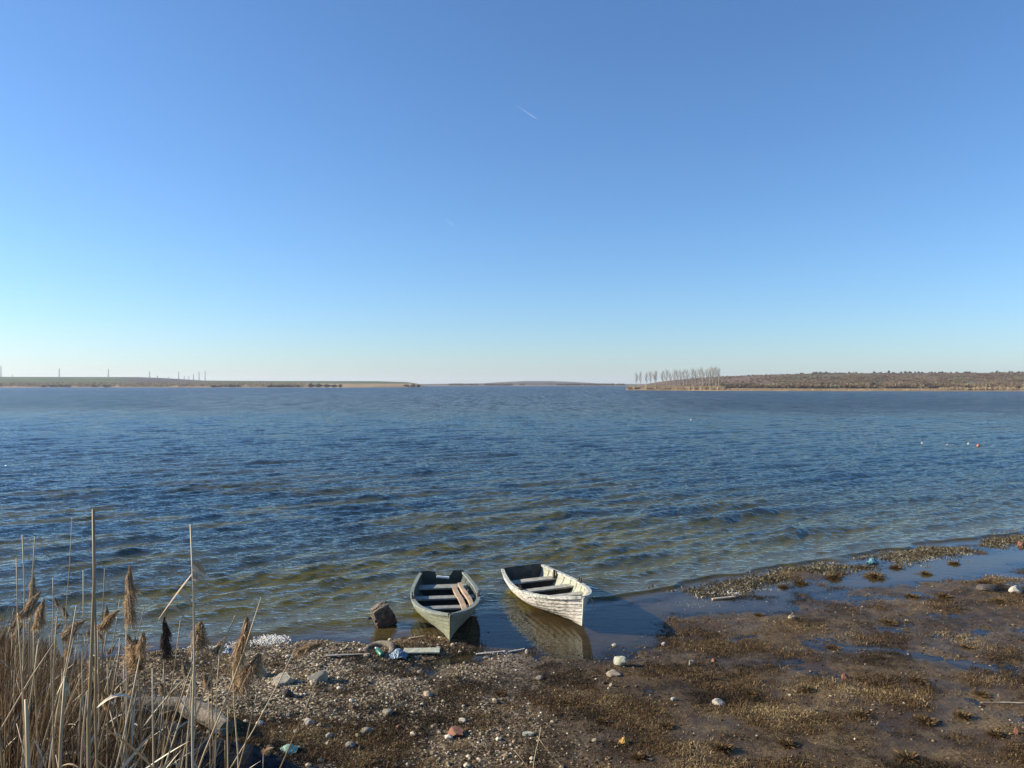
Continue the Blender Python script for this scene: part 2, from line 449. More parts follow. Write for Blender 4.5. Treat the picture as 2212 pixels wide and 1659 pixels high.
lr = [(lambda u: dl(u) - 6, lambda u: np.full(len(u), -.6)), (lambda u: dl(u), lambda u: .35 + .3 * vnoise(u * .1, u * 0)),
      (lambda u: dl(u) + 8, lambda u: 1.2 + 1.0 * endl(u)), (lambda u: dl(u) + 60, lambda u: 2.0 + 3.0 * endl(u)),
      (lambda u: dl(u) + 75, lambda u: 2.0 + 2.6 * endl(u)),
      (lambda u: dl(u) + 330, lambda u: crest(LT, 1350)(u) * .72), (lambda u: dl(u) + 620, lambda u: crest(LT, 1605)(u) * endl(u)),
      (lambda u: dl(u) + 800, lambda u: crest(LT, 1605)(u) * .93 * endl(u)), (lambda u: dl(u) + 1500, lambda u: crest(LT, 1605)(u) * .3)]
hill('left_hill', ul, lr, lcol, field)

um = np.arange(860, 1420, 5.0)
MT = [(860, 829.5), (930, 829.5), (1040, 828), (1080, 825.5), (1130, 823.2), (1190, 823), (1240, 825), (1290, 828), (1340, 829.5), (1420, 830)]
def mcol(u, d, z, k): return col(len(u), (.13, .115, .085) if k > 2 else ((.075, .062, .05) if k == 2 else (.22, .18, .12)))
hill('far_hill', um, [(lambda u: np.full(len(u), 1650.), lambda u: np.full(len(u), -.6)), (lambda u: np.full(len(u), 1680.), lambda u: np.full(len(u), .6)),
      (lambda u: np.full(len(u), 1760.), lambda u: 2.4 + 2.2 * vnoise(u * .05, u * 0)), (lambda u: np.full(len(u), 2100.), lambda u: crest(MT, 2100)(u) * .8),
      (lambda u: np.full(len(u), 2600.), crest(MT, 2600)), (lambda u: np.full(len(u), 3600.), lambda u: crest(MT, 2600)(u) * .4)], mcol, field)

ur = np.arange(1352, 3700, 6.0)
RT = [(1352, 838), (1380, 832), (1440, 822), (1500, 816), (1560, 812.5), (1640, 810), (1720, 808), (1800, 806.5), (2000, 806), (2212, 805.5), (3700, 800)]
def dr(u): return np.interp(u, [1352, 1450, 1560, 1700, 2212, 3700], [552, 535, 500, 478, 470, 440])
def endr(u): return smooth(1354, 1400, u)
def rcol(u, d, z, k):
    n = vnoise(u * .03 + 5 * k, u * 0 + k); c = col(len(u), SCRUB)
    if k <= 2: c[:] = (*TAN, 1)
    else:
        g = smooth(.45, .75, n)[:, None] * (.8 if k in (4, 5) else .4); c[:, :3] = c[:, :3] * (1 - g) + np.array((.125, .12, .06)) * g
    return c
rr = [(lambda u: dr(u) - 5, lambda u: np.full(len(u), -.6)), (lambda u: dr(u), lambda u: .3 + .2 * vnoise(u * .2, u * 0)), (lambda u: dr(u) + 9, lambda u: .8 + .5 * endr(u)),
      (lambda u: dr(u) + 25, lambda u: 1.0 + 1.2 * endr(u)), (lambda u: dr(u) + 110, lambda u: 1.0 + crest(RT, 600)(u) * .42 * endr(u)),
      (lambda u: dr(u) + 220, lambda u: 1.0 + crest(RT, 700)(u) * .70 * endr(u)), (lambda u: dr(u) + 330, lambda u: crest(RT, 810)(u) * endr(u)),
      (lambda u: dr(u) + 420, lambda u: crest(RT, 810)(u) * .96 * endr(u)), (lambda u: dr(u) + 900, lambda u: crest(RT, 810)(u) * .3 * endr(u))]
hill('right_hill', ur, rr, rcol, field)
def hill_z(rows, u, d):
    u = np.asarray(u, float); D = np.stack([r[0](u) for r in rows]); Zs = np.stack([r[1](u) for r in rows]); out = np.zeros(len(u))
    for i in range(len(u)): out[i] = np.interp(d[i], D[:, i], Zs[:, i])
    return out

# scattered plant matter: template clumps copied with numpy into one mesh
def scatter(name, temps, P, scl, mat, tint=None, yaw=None, tilt=None, **kw):
    n = len(P); yaw = rng.rand(n) * 6.283 if yaw is None else yaw
    which = rng.randint(0, len(temps), n); tint = rng.rand(n) if tint is None else tint
    Vs, Fs, Ts = [], [], []; base = 0
    for k, (tv, tf) in enumerate(temps):
        idx = np.where(which == k)[0]
        if not len(idx): continue
        v = tv[None] * (scl[idx][:, None, None] if scl.ndim == 1 else scl[idx][:, None, :])
        if tilt is not None:
            a = tilt[idx][:, None]; y0, z0 = v[..., 1].copy(), v[..., 2].copy()
            v = np.stack([v[..., 0], y0 * np.cos(a) - z0 * np.sin(a), y0 * np.sin(a) + z0 * np.cos(a)], -1)
        c, s_ = np.cos(yaw[idx])[:, None], np.sin(yaw[idx])[:, None]
        w = np.stack([v[..., 0] * c - v[..., 1] * s_, v[..., 0] * s_ + v[..., 1] * c, v[..., 2]], -1) + P[idx][:, None, :]
        Vs.append(w.reshape(-1, 3)); Fs.append((tf[None] + (np.arange(len(idx)) * len(tv))[:, None, None] + base).reshape(-1, tf.shape[1]))
        Ts.append(np.repeat(tint[idx], len(tv))); base += len(idx) * len(tv)
    me = np_mesh(name, np.concatenate(Vs), np.concatenate(Fs), kw.get('smooth', False), {'tint': ('FLOAT', np.concatenate(Ts))})
    return link(name, me, mat, kw.get('parent'))
def blades(n, h, spread, w, lean, r=rng, curve=.3):
    """tuft of n two-segment tapering blades"""
    V, Fc = [], []
    for i in range(n):
        a = r.rand() * 6.283; d = np.array([math.cos(a), math.sin(a), 0]); sd = np.array([-d[1], d[0], 0]) 
        q = r.rand() * 6.283; sd = np.array([math.cos(q), math.sin(q), 0])
        p = np.array([*(r.randn(2) * spread), 0]); hh = h * (.5 + .7 * r.rand()); le = lean * r.rand() * hh; ww = w * (.6 + .6 * r.rand())
        p1 = p + d * le * .35 + np.array([0, 0, hh * .55]); p2 = p + d * le + np.array([0, 0, hh * (1 - curve * r.rand())])
        b = len(V); V += [p - sd * ww, p + sd * ww, p1 - sd * ww * .7, p1 + sd * ww * .7, p2]
        Fc += [(b, b + 1, b + 3), (b, b + 3, b + 2), (b + 2, b + 3, b + 4)]
    return np.array(V), np.array(Fc)
def twig_bush(n, r=rng, h=1.0, w=.5, tw=1.0):
    """rounded bare shrub: thin forking twigs with small end sprays"""
    V, Fc = [], []
    for i in range(n):
        a = r.rand() * 6.283; ph = r.rand() ** .6 * 1.25
        d = np.array([math.cos(a) * math.sin(ph) * w * 1.4, math.sin(a) * math.sin(ph) * w * 1.4, math.cos(ph) * h]); d *= .65 + .4 * r.rand()
        p0 = d * .25 * r.rand(); p1 = d
        sd = np.cross(d, r.randn(3)); sd /= np.linalg.norm(sd); ww = (.035 + .05 * r.rand()) * tw
        b = len(V); V += [p0 - sd * ww * .5, p0 + sd * ww * .5, p0 * .3 + p1 * .7 + sd * ww, p1, p0 * .3 + p1 * .7 - sd * ww]
        Fc += [(b, b + 1, b + 2), (b, b + 2, b + 4), (b + 4, b + 2, b + 3)]
    return np.array(V), np.array(Fc)
def uvd(u, d): return (u * K - 512) / F * d

m_scrub = tinted('bare_scrub', [(0, (.13, .088, .055)), (.4, (.20, .143, .087)), (.75, (.245, .185, .11)), (1, (.25, .215, .11))])
m_reedbelt = tinted('dry_reed_belt', [(0, (.20, .14, .075)), (.6, (.36, .265, .15)), (1, (.45, .36, .22))])
m_darkbush = tinted('dark_shrub', [(0, (.045, .034, .026)), (1, (.105, .078, .058))])
bushT = [twig_bush(46) for _ in range(7)]
beltT = [blades(9, 1.0, .35, .11, .35) for _ in range(5)]
# hillside scrub on the right: taller towards the water, thin up the slope
n = 9000; uu = 1400 + rng.rand(n) ** .9 * 1500; dd = dr(uu) + 14 + rng.rand(n) ** 1.5 * 310
dens = fbm(uu * .02, dd * .03, 3); keep = (dens > .36) & (rng.rand(n) < np.where(uu < 1620, .55, 1)); uu, dd = uu[keep], dd[keep]
lowb = smooth(90, 10, dd - dr(uu)); sz = (1.1 + 1.3 * rng.rand(len(uu))) * (.75 + .75 * lowb) * smooth(1380, 1640, uu + 60)
zz = hill_z(rr, uu, dd)
tag(scatter('hillside_scrub', bushT, np.stack([uvd(uu, dd), dd, zz - .1], -1), np.stack([sz * 1.1, sz * 1.1, sz], -1), m_scrub,
            np.clip(.5 + (fbm(uu * .05, dd * .05, 2) - .5) * 1.6 + rng.randn(len(uu)) * .15, 0, 1)), kind='stuff')
# skyline trees and bushes
n = 900; uu = 1690 + rng.rand(n) * 1100; dd = dr(uu) + 322 + rng.rand(n) * 60
keep = fbm(uu * .03 + 9, uu * 0, 3) > .44; uu, dd = uu[keep], dd[keep]; sz = 1.0 + rng.rand(len(uu)) ** 3 * 2.6
tag(scatter('skyline_scrub', bushT, np.stack([uvd(uu, dd), dd, hill_z(rr, uu, dd) - .3], -1), np.stack([sz * .8, sz * .8, sz], -1), m_darkbush), kind='stuff')
# reed belts
def belt(name, us, df, n, h, wid, back, rows):
    uu = us[0] + rng.rand(n) * (us[1] - us[0]); dd = df(uu) + rng.rand(n) * back
    ke = fbm(uu * .06, dd * .1, 2) > .3; uu, dd = uu[ke], dd[ke]; sz = h * (.6 + .6 * rng.rand(len(uu)))
    return tag(scatter(name, beltT, np.stack([uvd(uu, dd), dd, hill_z(rows, uu, dd) - .1], -1), np.stack([sz * wid, sz * wid, sz], -1), m_reedbelt), kind='stuff')
belt('right_reed_belt', (1356, 1565), lambda u: dr(u) + 1, 1500, 2.2, .7, 12, rr)
belt('thin_shore_reeds', (1560, 2900), lambda u: dr(u) + 0.5, 1800, 1.0, .8, 4, rr)
belt('shore_reeds', (2030, 2500), lambda u: dr(u) + 1, 700, 2.0, .8, 8, rr)
belt('left_reed_belt', (-900, 660), lambda u: dl(u) + 2, 6500, 3.6, .5, 45, lr)
n = 420; uu = np.concatenate([-400 + rng.rand(240) * 650, 450 + rng.rand(180) * 200]); dd = dl(uu) + rng.rand(n) * 8; sz = 1.8 + rng.rand(n) * 2.2
keep = fbm(uu * .04, uu * 0 + 2, 2) > .48
tag(scatter('left_shore_scrub', bushT, np.stack([uvd(uu, dd), dd, uu * 0 + .4], -1)[keep], np.stack([sz * 1.8, sz * 1.5, sz], -1)[keep], m_darkbush), kind='stuff')
n = 900; uu = 868 + rng.rand(n) * 480; dd = 1690 + rng.rand(n) * 70; sz = 2.2 + rng.rand(n) * 3.5; keep = fbm(uu * .05, uu * 0 + 7, 2) > .42
tag(scatter('far_treeline', bushT, np.stack([uvd(uu, dd), dd, uu * 0 + 1.2], -1)[keep], np.stack([sz * 1.5, sz * 1.2, sz], -1)[keep], m_darkbush), kind='stuff')

# single shrubs that stand out
def shrub(u, d, z, h, w, label, mat, group='lone shrubs on the far shores'):
    tv, tf = twig_bush(170, rng, 1.0, .55)
    me = np_mesh('shrub', tv * np.array([w, w, h]), tf, False, {'tint': ('FLOAT', rng.rand(len(tv)))})
    o = link('shrub', me, mat, None, (uvd(u, d), d, z)); tag(o, label, 'shrub', group); return o
shrub(735, 950, .3, 4.6, 5.0, 'dark shrub at the tip of the low dark headland on the left shore', m_darkbush)
shrub(722, 950, .3, 4.0, 8.0, 'low dark shrub second from the tip of the left headland', m_darkbush)
shrub(706, 950, .3, 4.6, 9.5, 'wide dark shrub in the middle of the left headland', m_darkbush)
shrub(688, 952, .3, 4.8, 9.5, 'dark shrub at the landward end of the left headland thicket', m_darkbush)
shrub(672, 955, .3, 5.4, 8.5, 'dark shrub where the headland joins the tan reed belt', m_darkbush)
shrub(893, 1004, .5, 5.5, 6.0, 'reddish shrub on the far end of the green left shore', m_scrub)
shrub(904, 1006, .4, 4.0, 6.0, 'small dark shrub at the very tip of the green left shore', m_darkbush)
shrub(878, 1004, .5, 4.2, 8.0, 'low brown shrub just inland of the left shore tip', m_scrub)
shrub(1776, dr(1776) + 20, 1.4, 5.2, 3.2, 'dark round shrub by the tan strip at the foot of the right hillside', m_darkbush)
shrub(1884, dr(1884) + 24, 1.4, 5.0, 4.0, 'dark bushy shrub low on the right hillside', m_darkbush)
shrub(1920, dr(1920) + 330, 15.6, 3.5, 2.0, 'dark shrub alone on the right skyline', m_darkbush)

# poplar row
m_bark = simple('poplar_bark', (.22, .195, .16), (.34, .30, .25), 2, .9, .0)
m_twig = tinted('poplar_twigs', [(0, (.24, .21, .17)), (1, (.36, .32, .26))])
def poplar_meshes(seed, spread, fork=False):
    r = random.Random(seed); tr = MB(); H = 12.0
    tr.tube([(0, 0, -.4), (.05, 0, 2.5), (.0, .05, 6), (.1, 0, 9.2), (.05, 0, 11.4)], [.27, .20, .13, .07, .03], 6)
    br = []
    for i in range(26):
        z = 3.8 + 7.0 * (i / 26.0) + r.random() * .4; a = r.random() * 6.28; ln = (4.3 - 2.6 * i / 26.0) * spread * (.7 + .5 * r.random())
        up = 1.25 if not fork else .95
        p0 = Vector((.05, 0, z)); p1 = p0 + Vector((math.cos(a) * ln * .46, math.sin(a) * ln * .46, ln * .45 * up)); p2 = p1 + Vector((math.cos(a) * ln * .18, math.sin(a) * ln * .18, ln * .6 * up))
        tr.tube([p0, p1, p2], [.075, .05, .02], 3, 0, False); br.append((p0, p1, p2, ln))
    if fork:
        for a, sg in ((.2, 1), (3.3, 1), (1.7, .8)):
            q = Vector((math.cos(a), math.sin(a), 0)); tr.tube([(0, 0, 3), q * 1.1 + Vector((0, 0, 5.5)), q * 2.0 + Vector((0, 0, 9.5 * sg + 1))], [.2, .14, .03], 5)
            for k in range(8): b0 = q * 1.3 + Vector((0, 0, 5 + k * .6)); br.append((b0, b0 + Vector((r.uniform(-.6, .6), r.uniform(-.6, .6), .9)), b0 + Vector((r.uniform(-1, 1), r.uniform(-1, 1), 2)), 2))
    V, Fc, T = [], [], []
    for p0, p1, p2, ln in br:
        for k in range(20):
            t = r.random(); o = (p0.lerp(p1, .3 + .7 * t) if r.random() < .45 else p1.lerp(p2, t))
            e = o + Vector((r.uniform(-.7, .7), r.uniform(-.7, .7), r.uniform(.3, 1.1))) * (.55 + .32 * ln)
            sd = Vector((r.uniform(-1, 1), r.uniform(-1, 1), 0)).normalized() * .024; b = len(V); V += [o - sd, o + sd, e]; Fc.append((b, b + 1, b + 2)); T += [r.random()] * 3
    return tr.mesh('trunk'), np_mesh('crown', np.array([tuple(v) for v in V]), np.array(Fc), False, {'tint': ('FLOAT', np.array(T))})
PV = [poplar_meshes(i, .62 + .1 * i) for i in range(4)] + [poplar_meshes(9, 1.1, True)]
for tm, cm in PV: tm.materials.append(m_bark); cm.materials.append(m_twig)
pop = [(1374, 806, 0), (1383, 805, 1), (1397, 805.5, 0), (1405, 804.5, 2), (1417, 803, 4), (1432, 802, 0), (1440, 801, 3), (1447, 806, 0), (1457, 801, 2), (1463, 802, 1), (1469, 800, 0),
       (1477, 800, 0), (1484, 800, 1), (1495, 799, 3), (1502, 800, 0), (1512, 798, 2), (1518, 797, 1), (1526, 798, 0), (1534, 797, 2), (1540, 795.5, 3), (1547, 794.5, 1), (1553, 797, 0)]
plab = {0: 'bare poplar at the left end of the row on the right shore', 4: 'widest bare poplar with spreading forked limbs in the row', 20: 'tallest bare poplar in the clump at the right end of the row',
        7: 'short thin bare poplar in the middle of the row', 21: 'last bare poplar at the right end of the row by the hillside'}
for i, (u, vt, k) in enumerate(pop):
    d = 560 - i * 2.2; zb = float(hill_z(rr, [u], [d])[0]); zt = CAM_H - (vt * K - 384) / F * d; sc = (zt - zb) / 11.6
    o = empty('poplar_tree', (uvd(u, d), d, zb), (0, 0, i * 1.9)); o.scale = (sc * .95, sc * .95, sc)
    tag(o, plab.get(i, 'slender bare poplar inside the row of bare trees on the right shore'), 'tree', 'row of bare poplars')
    for nm, me in zip(('trunk', 'crown'), PV[k]):
        c = bpy.data.objects.new(nm, me); COL.objects.link(c); c.parent = o

# pylons on the left skyline
m_steel = simple('galvanised_steel', (.20, .21, .21), (.28, .29, .29), 1, .6, 0)
def pylon(u, vt, vb, d, label, w=.9, arms=2):
    p = atd(u, vb, d); h = (vb - vt) * K / F * d + 2.5
    o = empty('power_pylon', (p.x, p.y, p.z - 2.5)); tag(o, label, 'pylon', 'power pylons on the left skyline')
    t = MB(); lv = 7
    for sx in (-1, 1):
        for sy in (-1, 1):
            t.tube([(sx * w, sy * w, 0), (sx * w * .35, sy * w * .35, h)], [.22, .14], 4)
    for k in range(lv):
        z0, z1 = h * k / lv, h * (k + 1) / lv; a0, a1 = w * (1 - .65 * k / lv), w * (1 - .65 * (k + 1) / lv)
        for s1, s2 in (((-1, -1), (1, -1)), ((1, -1), (1, 1)), ((1, 1), (-1, 1)), ((-1, 1), (-1, -1))):
            t.tube([(s1[0] * a0, s1[1] * a0, z0), (s2[0] * a1, s2[1] * a1, z1)], .09, 3)
    t.build('tower', m_steel, o)
    for k in range(arms):
        a = MB(); z = h * (.97 - .16 * k); a.box((0, 0, z), (2.2 + .6 * k, .3, .25)); a.build('crossarm', m_steel, o)
py = [(2, 790, 814, 1500, 'tall pylon at the left edge of the skyline, over the green field'), (128, 796, 814, 1560, 'second pylon from the left on the green hilltop'),
      (234, 797, 814.5, 1600, 'third pylon from the left, above where green field turns grey'), (323, 803, 816, 1640, 'fourth pylon from the left, on the falling grey slope'),
      (340, 812, 826, 1300, 'short dark pole standing in front of the grey slope'), (386, 803, 821, 1700, 'tall thick pylon starting the cluster on the low skyline'),
      (398, 812, 822, 1800, 'short pylon just right of the thick one in the cluster'), (408, 812.5, 822, 1900, 'shortest pylon in the middle of the cluster'),
      (418, 808, 822, 1850, 'slim mid-height pylon in the middle of the cluster'), (430, 803, 822, 1750, 'tall slim pylon second from the right of the cluster'),
      (443, 801, 822.5, 1700, 'tallest pylon at the right end of the cluster'), (364, 814, 820, 1800, 'faint stubby pylon left of the cluster'), (27, 809, 814, 2000, 'faint tiny pylon right beside the leftmost one')]
for i, (u, vt, vb, d, lb) in enumerate(py): pylon(u, vt, vb, d, lb, (1.0 if i < 4 else .75), 1 if i in (4, 7, 11, 12) else 2)

# ------------------------------------------------------------------ boats
def paint_mat(name, base, worn, dirt, low=.12, wearamt=.5):
    t = NT(name); o = t.obj()
    f = t.noise(5, 6, .7, o, (.5, 2, 3)); g = t.noise(22, 5, .7, o, (.25, 1, 2.5)); k = t.noise(1.6, 4, .6, o)
    c = t.mix(t.math('MULTIPLY', t.math('SUBTRACT', f, .44), 4.0, True), base, worn)
    pe = t.math('MULTIPLY', t.math('SUBTRACT', g, .60 - .06 * wearamt), 12.0, True)
    pe = t.math('MULTIPLY', pe, t.math('MULTIPLY', t.math('SUBTRACT', k, .38), 4.0 * wearamt, True))
    c = t.mix(pe, c, dirt)
    sx = t.n('ShaderNodeSeparateXYZ'); t.l(o, sx.inputs[0])
    lo = t.n('ShaderNodeMapRange'); t.l(t.math('ADD', sx.outputs['Z'], t.math('MULTIPLY', t.math('SUBTRACT', f, .5), .12)), lo.inputs[0])
    lo.inputs[1].default_value = low; lo.inputs[2].default_value = 0.0; lo.inputs[3].default_value = 0; lo.inputs[4].default_value = .55
    c = t.mix(lo.outputs[0], c, dirt)                # algae and mud stain at the waterline
    t.pbr(c, .62, t.bump(g, .004), .35); return t.m
def sect(t):
    """half beam, sheer height, keel height, fullness blend"""
    b = .975 * np.interp(t, [0, .08, .15, .3, .42, .55, .68, .76, .82, .87, .91, .945, .97, .99, 1], [.47, .53, .57, .645, .665, .64, .56, .485, .41, .335, .262, .182, .112, .05, .018])
    zs = .385 + .045 * max(0, 1 - t / .4) ** 2 + .19 * max(0, (t - .4) / .6) ** 1.9
    zk = .035 * max(0, (t - .74) / .26) ** 2
    w = float(smooth(.50, .98, t)); return float(b), zs, zk, w
L = 3.62
def hull_pt(t, s, off=0.0, side=1):
    b, zs, zk, w = sect(t)
    ym = math.sin(s * math.pi / 2) ** .72; zm = (1 - math.cos(s * math.pi / 2)) ** .86
    yb = s ** .88; zb = s
    y = b * (ym * (1 - w) + yb * w); z = zk + (zs - zk) * (zm * (1 - w) + zb * w)
    x = -L / 2 + t * L - .16 * (1 - s) ** 1.1 * max(0, (t - .55) / .45) ** 3
    return Vector((x, side * (y + off * (.4 + .6 * s)), z - off * .35 * (1 - s)))
def make_boat(name, label, M, loc, heading, pitch, roll, thw, notch=False):
    root = empty(name, loc); root.rotation_mode = 'XYZ'
    root.rotation_euler = (R(roll), R(-pitch), heading); tag(root, label, 'rowing boat', 'two wooden rowing boats at the waterline')
    T = list(np.linspace(0, .8, 25)) + list(np.linspace(.82, 1, 15)); NS = 8
    bm = bmesh.new(); rows = []
    for side in (1, -1):
        prof = []
        for k in range(NS): prof += [(k / NS + (.012 if k else 0), .019 if k else .004), ((k + 1) / NS, 0.0)]
        grid = [[bm.verts.new(hull_pt(t, s, o, side)) for s, o in prof] for t in T]
        for i in range(len(T) - 1):
            for j in range(len(prof) - 1):
                f = bm.faces.new((grid[i][j], grid[i + 1][j], grid[i + 1][j + 1], grid[i][j + 1]))
                if j % 2: f.material_index = 2
        keel = [g[0] for g in grid]; rows.append(keel)
        inner = [[bm.verts.new(hull_pt(max(t, .012), s, 0, side) + Vector((0, -side * .022 * min(1, s * 3), .018))) for s in np.linspace(0, 1, 9)] for t in T if t < .985]
        for i in range(len(inner) - 1):
            for j in range(8):
                f = bm.faces.new((inner[i][j], inner[i][j + 1], inner[i + 1][j + 1], inner[i + 1][j])); f.material_index = 1
    for i in range(len(T) - 1): bm.faces.new((rows[0][i], rows[0][i + 1], rows[1][i + 1], rows[1][i]))
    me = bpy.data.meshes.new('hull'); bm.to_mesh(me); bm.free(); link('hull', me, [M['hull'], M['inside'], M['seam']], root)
    # gunwales
    for side in (1, -1):
        g = MB(); b0 = 0
        for i, t in enumerate(T):
            p = hull_pt(t, 1, 0, side); p2 = hull_pt(min(t + .01, 1), 1, 0, side); p1 = hull_pt(max(t - .01, 0), 1, 0, side)
            tg = (p2 - p1); tg.z = 0; tg.normalize(); nn = Vector((-tg.y, tg.x, 0)) * side
            if t > .985: nn = Vector((.3, side, 0)).normalized()
            wi = .042 * min(1, max(.35, (1 - t) * 14)); 
            g.v += [p + nn * .022 + Vector((0, 0, -.03)), p + nn * .026 + Vector((0, 0, .016)), p - nn * wi + Vector((0, 0, .018)), p - nn * wi + Vector((0, 0, -.022))]
        for i in range(len(T) - 1):
            for k in range(4):
                a, b = i * 4 + k, i * 4 + (k + 1) % 4; g.f.append((a, b, b + 4, a + 4)); g.m.append(0)
        e = (len(T) - 1) * 4; g.f += [(0, 3, 2, 1), (e, e + 1, e + 2, e + 3)]; g.m += [0, 0]
        g.build('gunwale', M['rail'], root)
    # stem post
    s = MB(); s.tube([hull_pt(1, q, 0, 1) * 1.0 + Vector((.012, -hull_pt(1, q, 0, 1).y, 0)) for q in np.linspace(0.02, 1, 9)] , [.016, .017, .018, .019, .02, .021, .022, .024, .026], 6)
    s.build('stem', M['stem'], root)
    # transom, with a lowered middle for an outboard motor on one boat
    o = [hull_pt(0, q, .004, 1) for q in np.linspace(0, 1, 12)]; top = sect(0)[1]
    out = [(p.y, p.z) for p in o]
    if notch: out += [(.46, top + .05), (.235, top + .055), (.17, top - .055), (-.12, top - .05), (-.15, top + .03), (-.30, top + .055), (-.46, top + .05)]
    else: out += [(.455, top + .03), (.30, top + .045), (-.30, top + .045), (-.455, top + .03)]
    out += [(-p.y, p.z) for p in o[::-1]][:-1]
    bm = bmesh.new(); vs = [bm.verts.new((-L / 2 - .012, y, z)) for y, z in out]; f = bm.faces.new(vs)
    ex = bmesh.ops.extrude_face_region(bm, geom=[f]); bmesh.ops.translate(bm, verts=[v for v in ex['geom'] if isinstance(v, bmesh.types.BMVert)], vec=(.035, 0, 0))
    bmesh.ops.triangulate(bm, faces=[q for q in bm.faces if len(q.verts) > 4]); link('transom', bm_mesh('transom', bm), M['transom'], root)
    # thwarts on closed panels
    def half(t, z):
        for q in np.linspace(0, 1, 60):
            p = hull_pt(t, q, 0, 1)
            if p.z >= z: return p.y - .028
        return hull_pt(t, 1, 0, 1).y - .028
    for t, z, wd in thw:
        dt = wd / L / 2; m = MB(); ya, yb = half(t - dt, z), half(t + dt, z); xa, xb = (t - dt) * L - L / 2, (t + dt) * L - L / 2
        m.v = [Vector(q) for q in ((xa, -ya, z), (xa, ya, z), (xb, yb, z), (xb, -yb, z), (xa, -ya, z + .03), (xa, ya, z + .03), (xb, yb, z + .03), (xb, -yb, z + .03))]
        m.f = [(0, 1, 2, 3), (7, 6, 5, 4), (0, 4, 5, 1), (1, 5, 6, 2), (2, 6, 7, 3), (3, 7, 4, 0)]; m.m = [0] * 6
        th = m.build('thwart', M['seat'], root)
        pn = MB(); xp = xb - .03; prof = [(half(t + dt * .7, zz), zz) for zz in np.linspace(.10, z - .002, 7)]
        b = len(pn.v)
        for x in (xp, xp - .02):
            for y, zz in prof: pn.v += [Vector((x, -y, zz)), Vector((x, y, zz))]
        n2 = 2 * len(prof)
        for i in range(len(prof) - 1):
            a = 2 * i; pn.f += [(a, a + 1, a + 3, a + 2), (n2 + a, n2 + a + 2, n2 + a + 3, n2 + a + 1)]; pn.m += [0, 0]
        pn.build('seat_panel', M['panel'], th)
    fb = MB()
    for k in range(-2, 3):
        pts = []
        for i in range(8):
            t = .03 + .80 * i / 7; hb = min(half(t, .12), .36); pts.append((t * L - L / 2, hb))
        for i in range(7):
            (xa, ha), (xb, hb) = pts[i], pts[i + 1]; b = len(fb.v); fa0, fa1 = (k - .48) / 2.5, (k + .48) / 2.5
            fb.v += [Vector((xa, ha * fa0, .105)), Vector((xa, ha * fa1, .105)), Vector((xb, hb * fa1, .105)), Vector((xb, hb * fa0, .105))]; fb.f.append((b, b + 1, b + 2, b + 3)); fb.m.append(0)
    bot = MB(); prev = None
    for i in range(14):
        t = .015 + .84 * i / 13; hb = half(t, .095) + .02; b = len(bot.v); bot.v += [Vector((t * L - L / 2, -hb, .092)), Vector((t * L - L / 2, hb, .092))]
        if i: bot.f.append((b - 2, b - 1, b + 1, b)); bot.m.append(0)
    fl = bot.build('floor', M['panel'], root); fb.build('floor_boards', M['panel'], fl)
    for t in np.linspace(.1, .86, 9):                       # bent ribs
        for side in (1, -1):
            rb = MB(); pts = [hull_pt(t, q, 0, side) + Vector((0, -side * .03, .012)) for q in np.linspace(.35, .97, 7)]
            rb.tube(pts, .013, 4); rb.build('rib', M['inside'], root)
    for side, t in ((1, .52), (-1, .52)):
        p = hull_pt(t, 1, 0, side); k = MB(); k.box(p + Vector((0, -side * .01, .03)), (.16, .05, .03)); k.tube([p + Vector((-.05, 0, .04)), p + Vector((-.055, 0, .11))], .012, 5); k.tube([p + Vector((.05, 0, .04)), p + Vector((.055, 0, .11))], .012, 5)
        k.build('rowlock', M['metal'], root)
    return root
m_metal = simple('rusty_iron', (.045, .035, .03), (.10, .06, .04), 20, .7, .001)
g_hull = paint_mat('weathered_green_paint', (.185, .195, .125), (.27, .27, .19), (.070, .066, .042), .14, 1.0)
g_in = paint_mat('shade_toned_green_inside', (.045, .056, .045), (.085, .095, .07), (.05, .045, .035), .10, .5)  # own green, darkened further to carry the shade inside the hull
g_rail = simple('grey_green_rail', (.15, .17, .14), (.25, .27, .22), 12, .7, .002)
g_seat = simple('grey_seat_board', (.20, .20, .165), (.33, .325, .275), 10, .7, .002)
g_pan = simple('shade_toned_panel_g', (.014, .016, .015), (.03, .03, .026), 10, .8, .002)  # shade below the seats and on the floor put into the colour
w_hull = paint_mat('flaking_white_paint', (.62, .59, .51), (.40, .37, .29), (.13, .11, .075), .17, 1.6)
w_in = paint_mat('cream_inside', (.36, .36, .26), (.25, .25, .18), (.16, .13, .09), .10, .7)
w_rail = simple('flaking_grey_rail', (.25, .27, .23), (.58, .56, .48), 14, .7, .003, contrast=(.42, .6))
w_seat = simple('bleached_seat_board', (.23, .22, .17), (.42, .40, .32), 9, .75, .002)
w_pan = simple('shade_toned_panel_w', (.020, .016, .012), (.045, .036, .027), 9, .8, .002)  # near black: the white boat's inner shade painted into its panels
w_stem = simple('white_stem', (.62, .58, .48), (.74, .70, .60), 9, .6, .002)
g_seam = simple('dark_plank_seam', (.07, .07, .045), (.14, .135, .09), 14, .9, 0); w_seam = simple('grimy_plank_seam', (.12, .10, .07), (.34, .30, .22), 9, .9, 0)
def boat_at(stern, bow, zs, zb):
    s, b = Vector(stern), Vector(bow); m = (s + b) / 2; d = b - s
    return (m.x, m.y, (zs + zb) / 2), math.atan2(d.y, d.x), math.degrees(math.atan2(zb - zs, L))
loc, hd, pit = boat_at((-1.50, 16.47), (-1.03, 12.86), -.07, -.03)
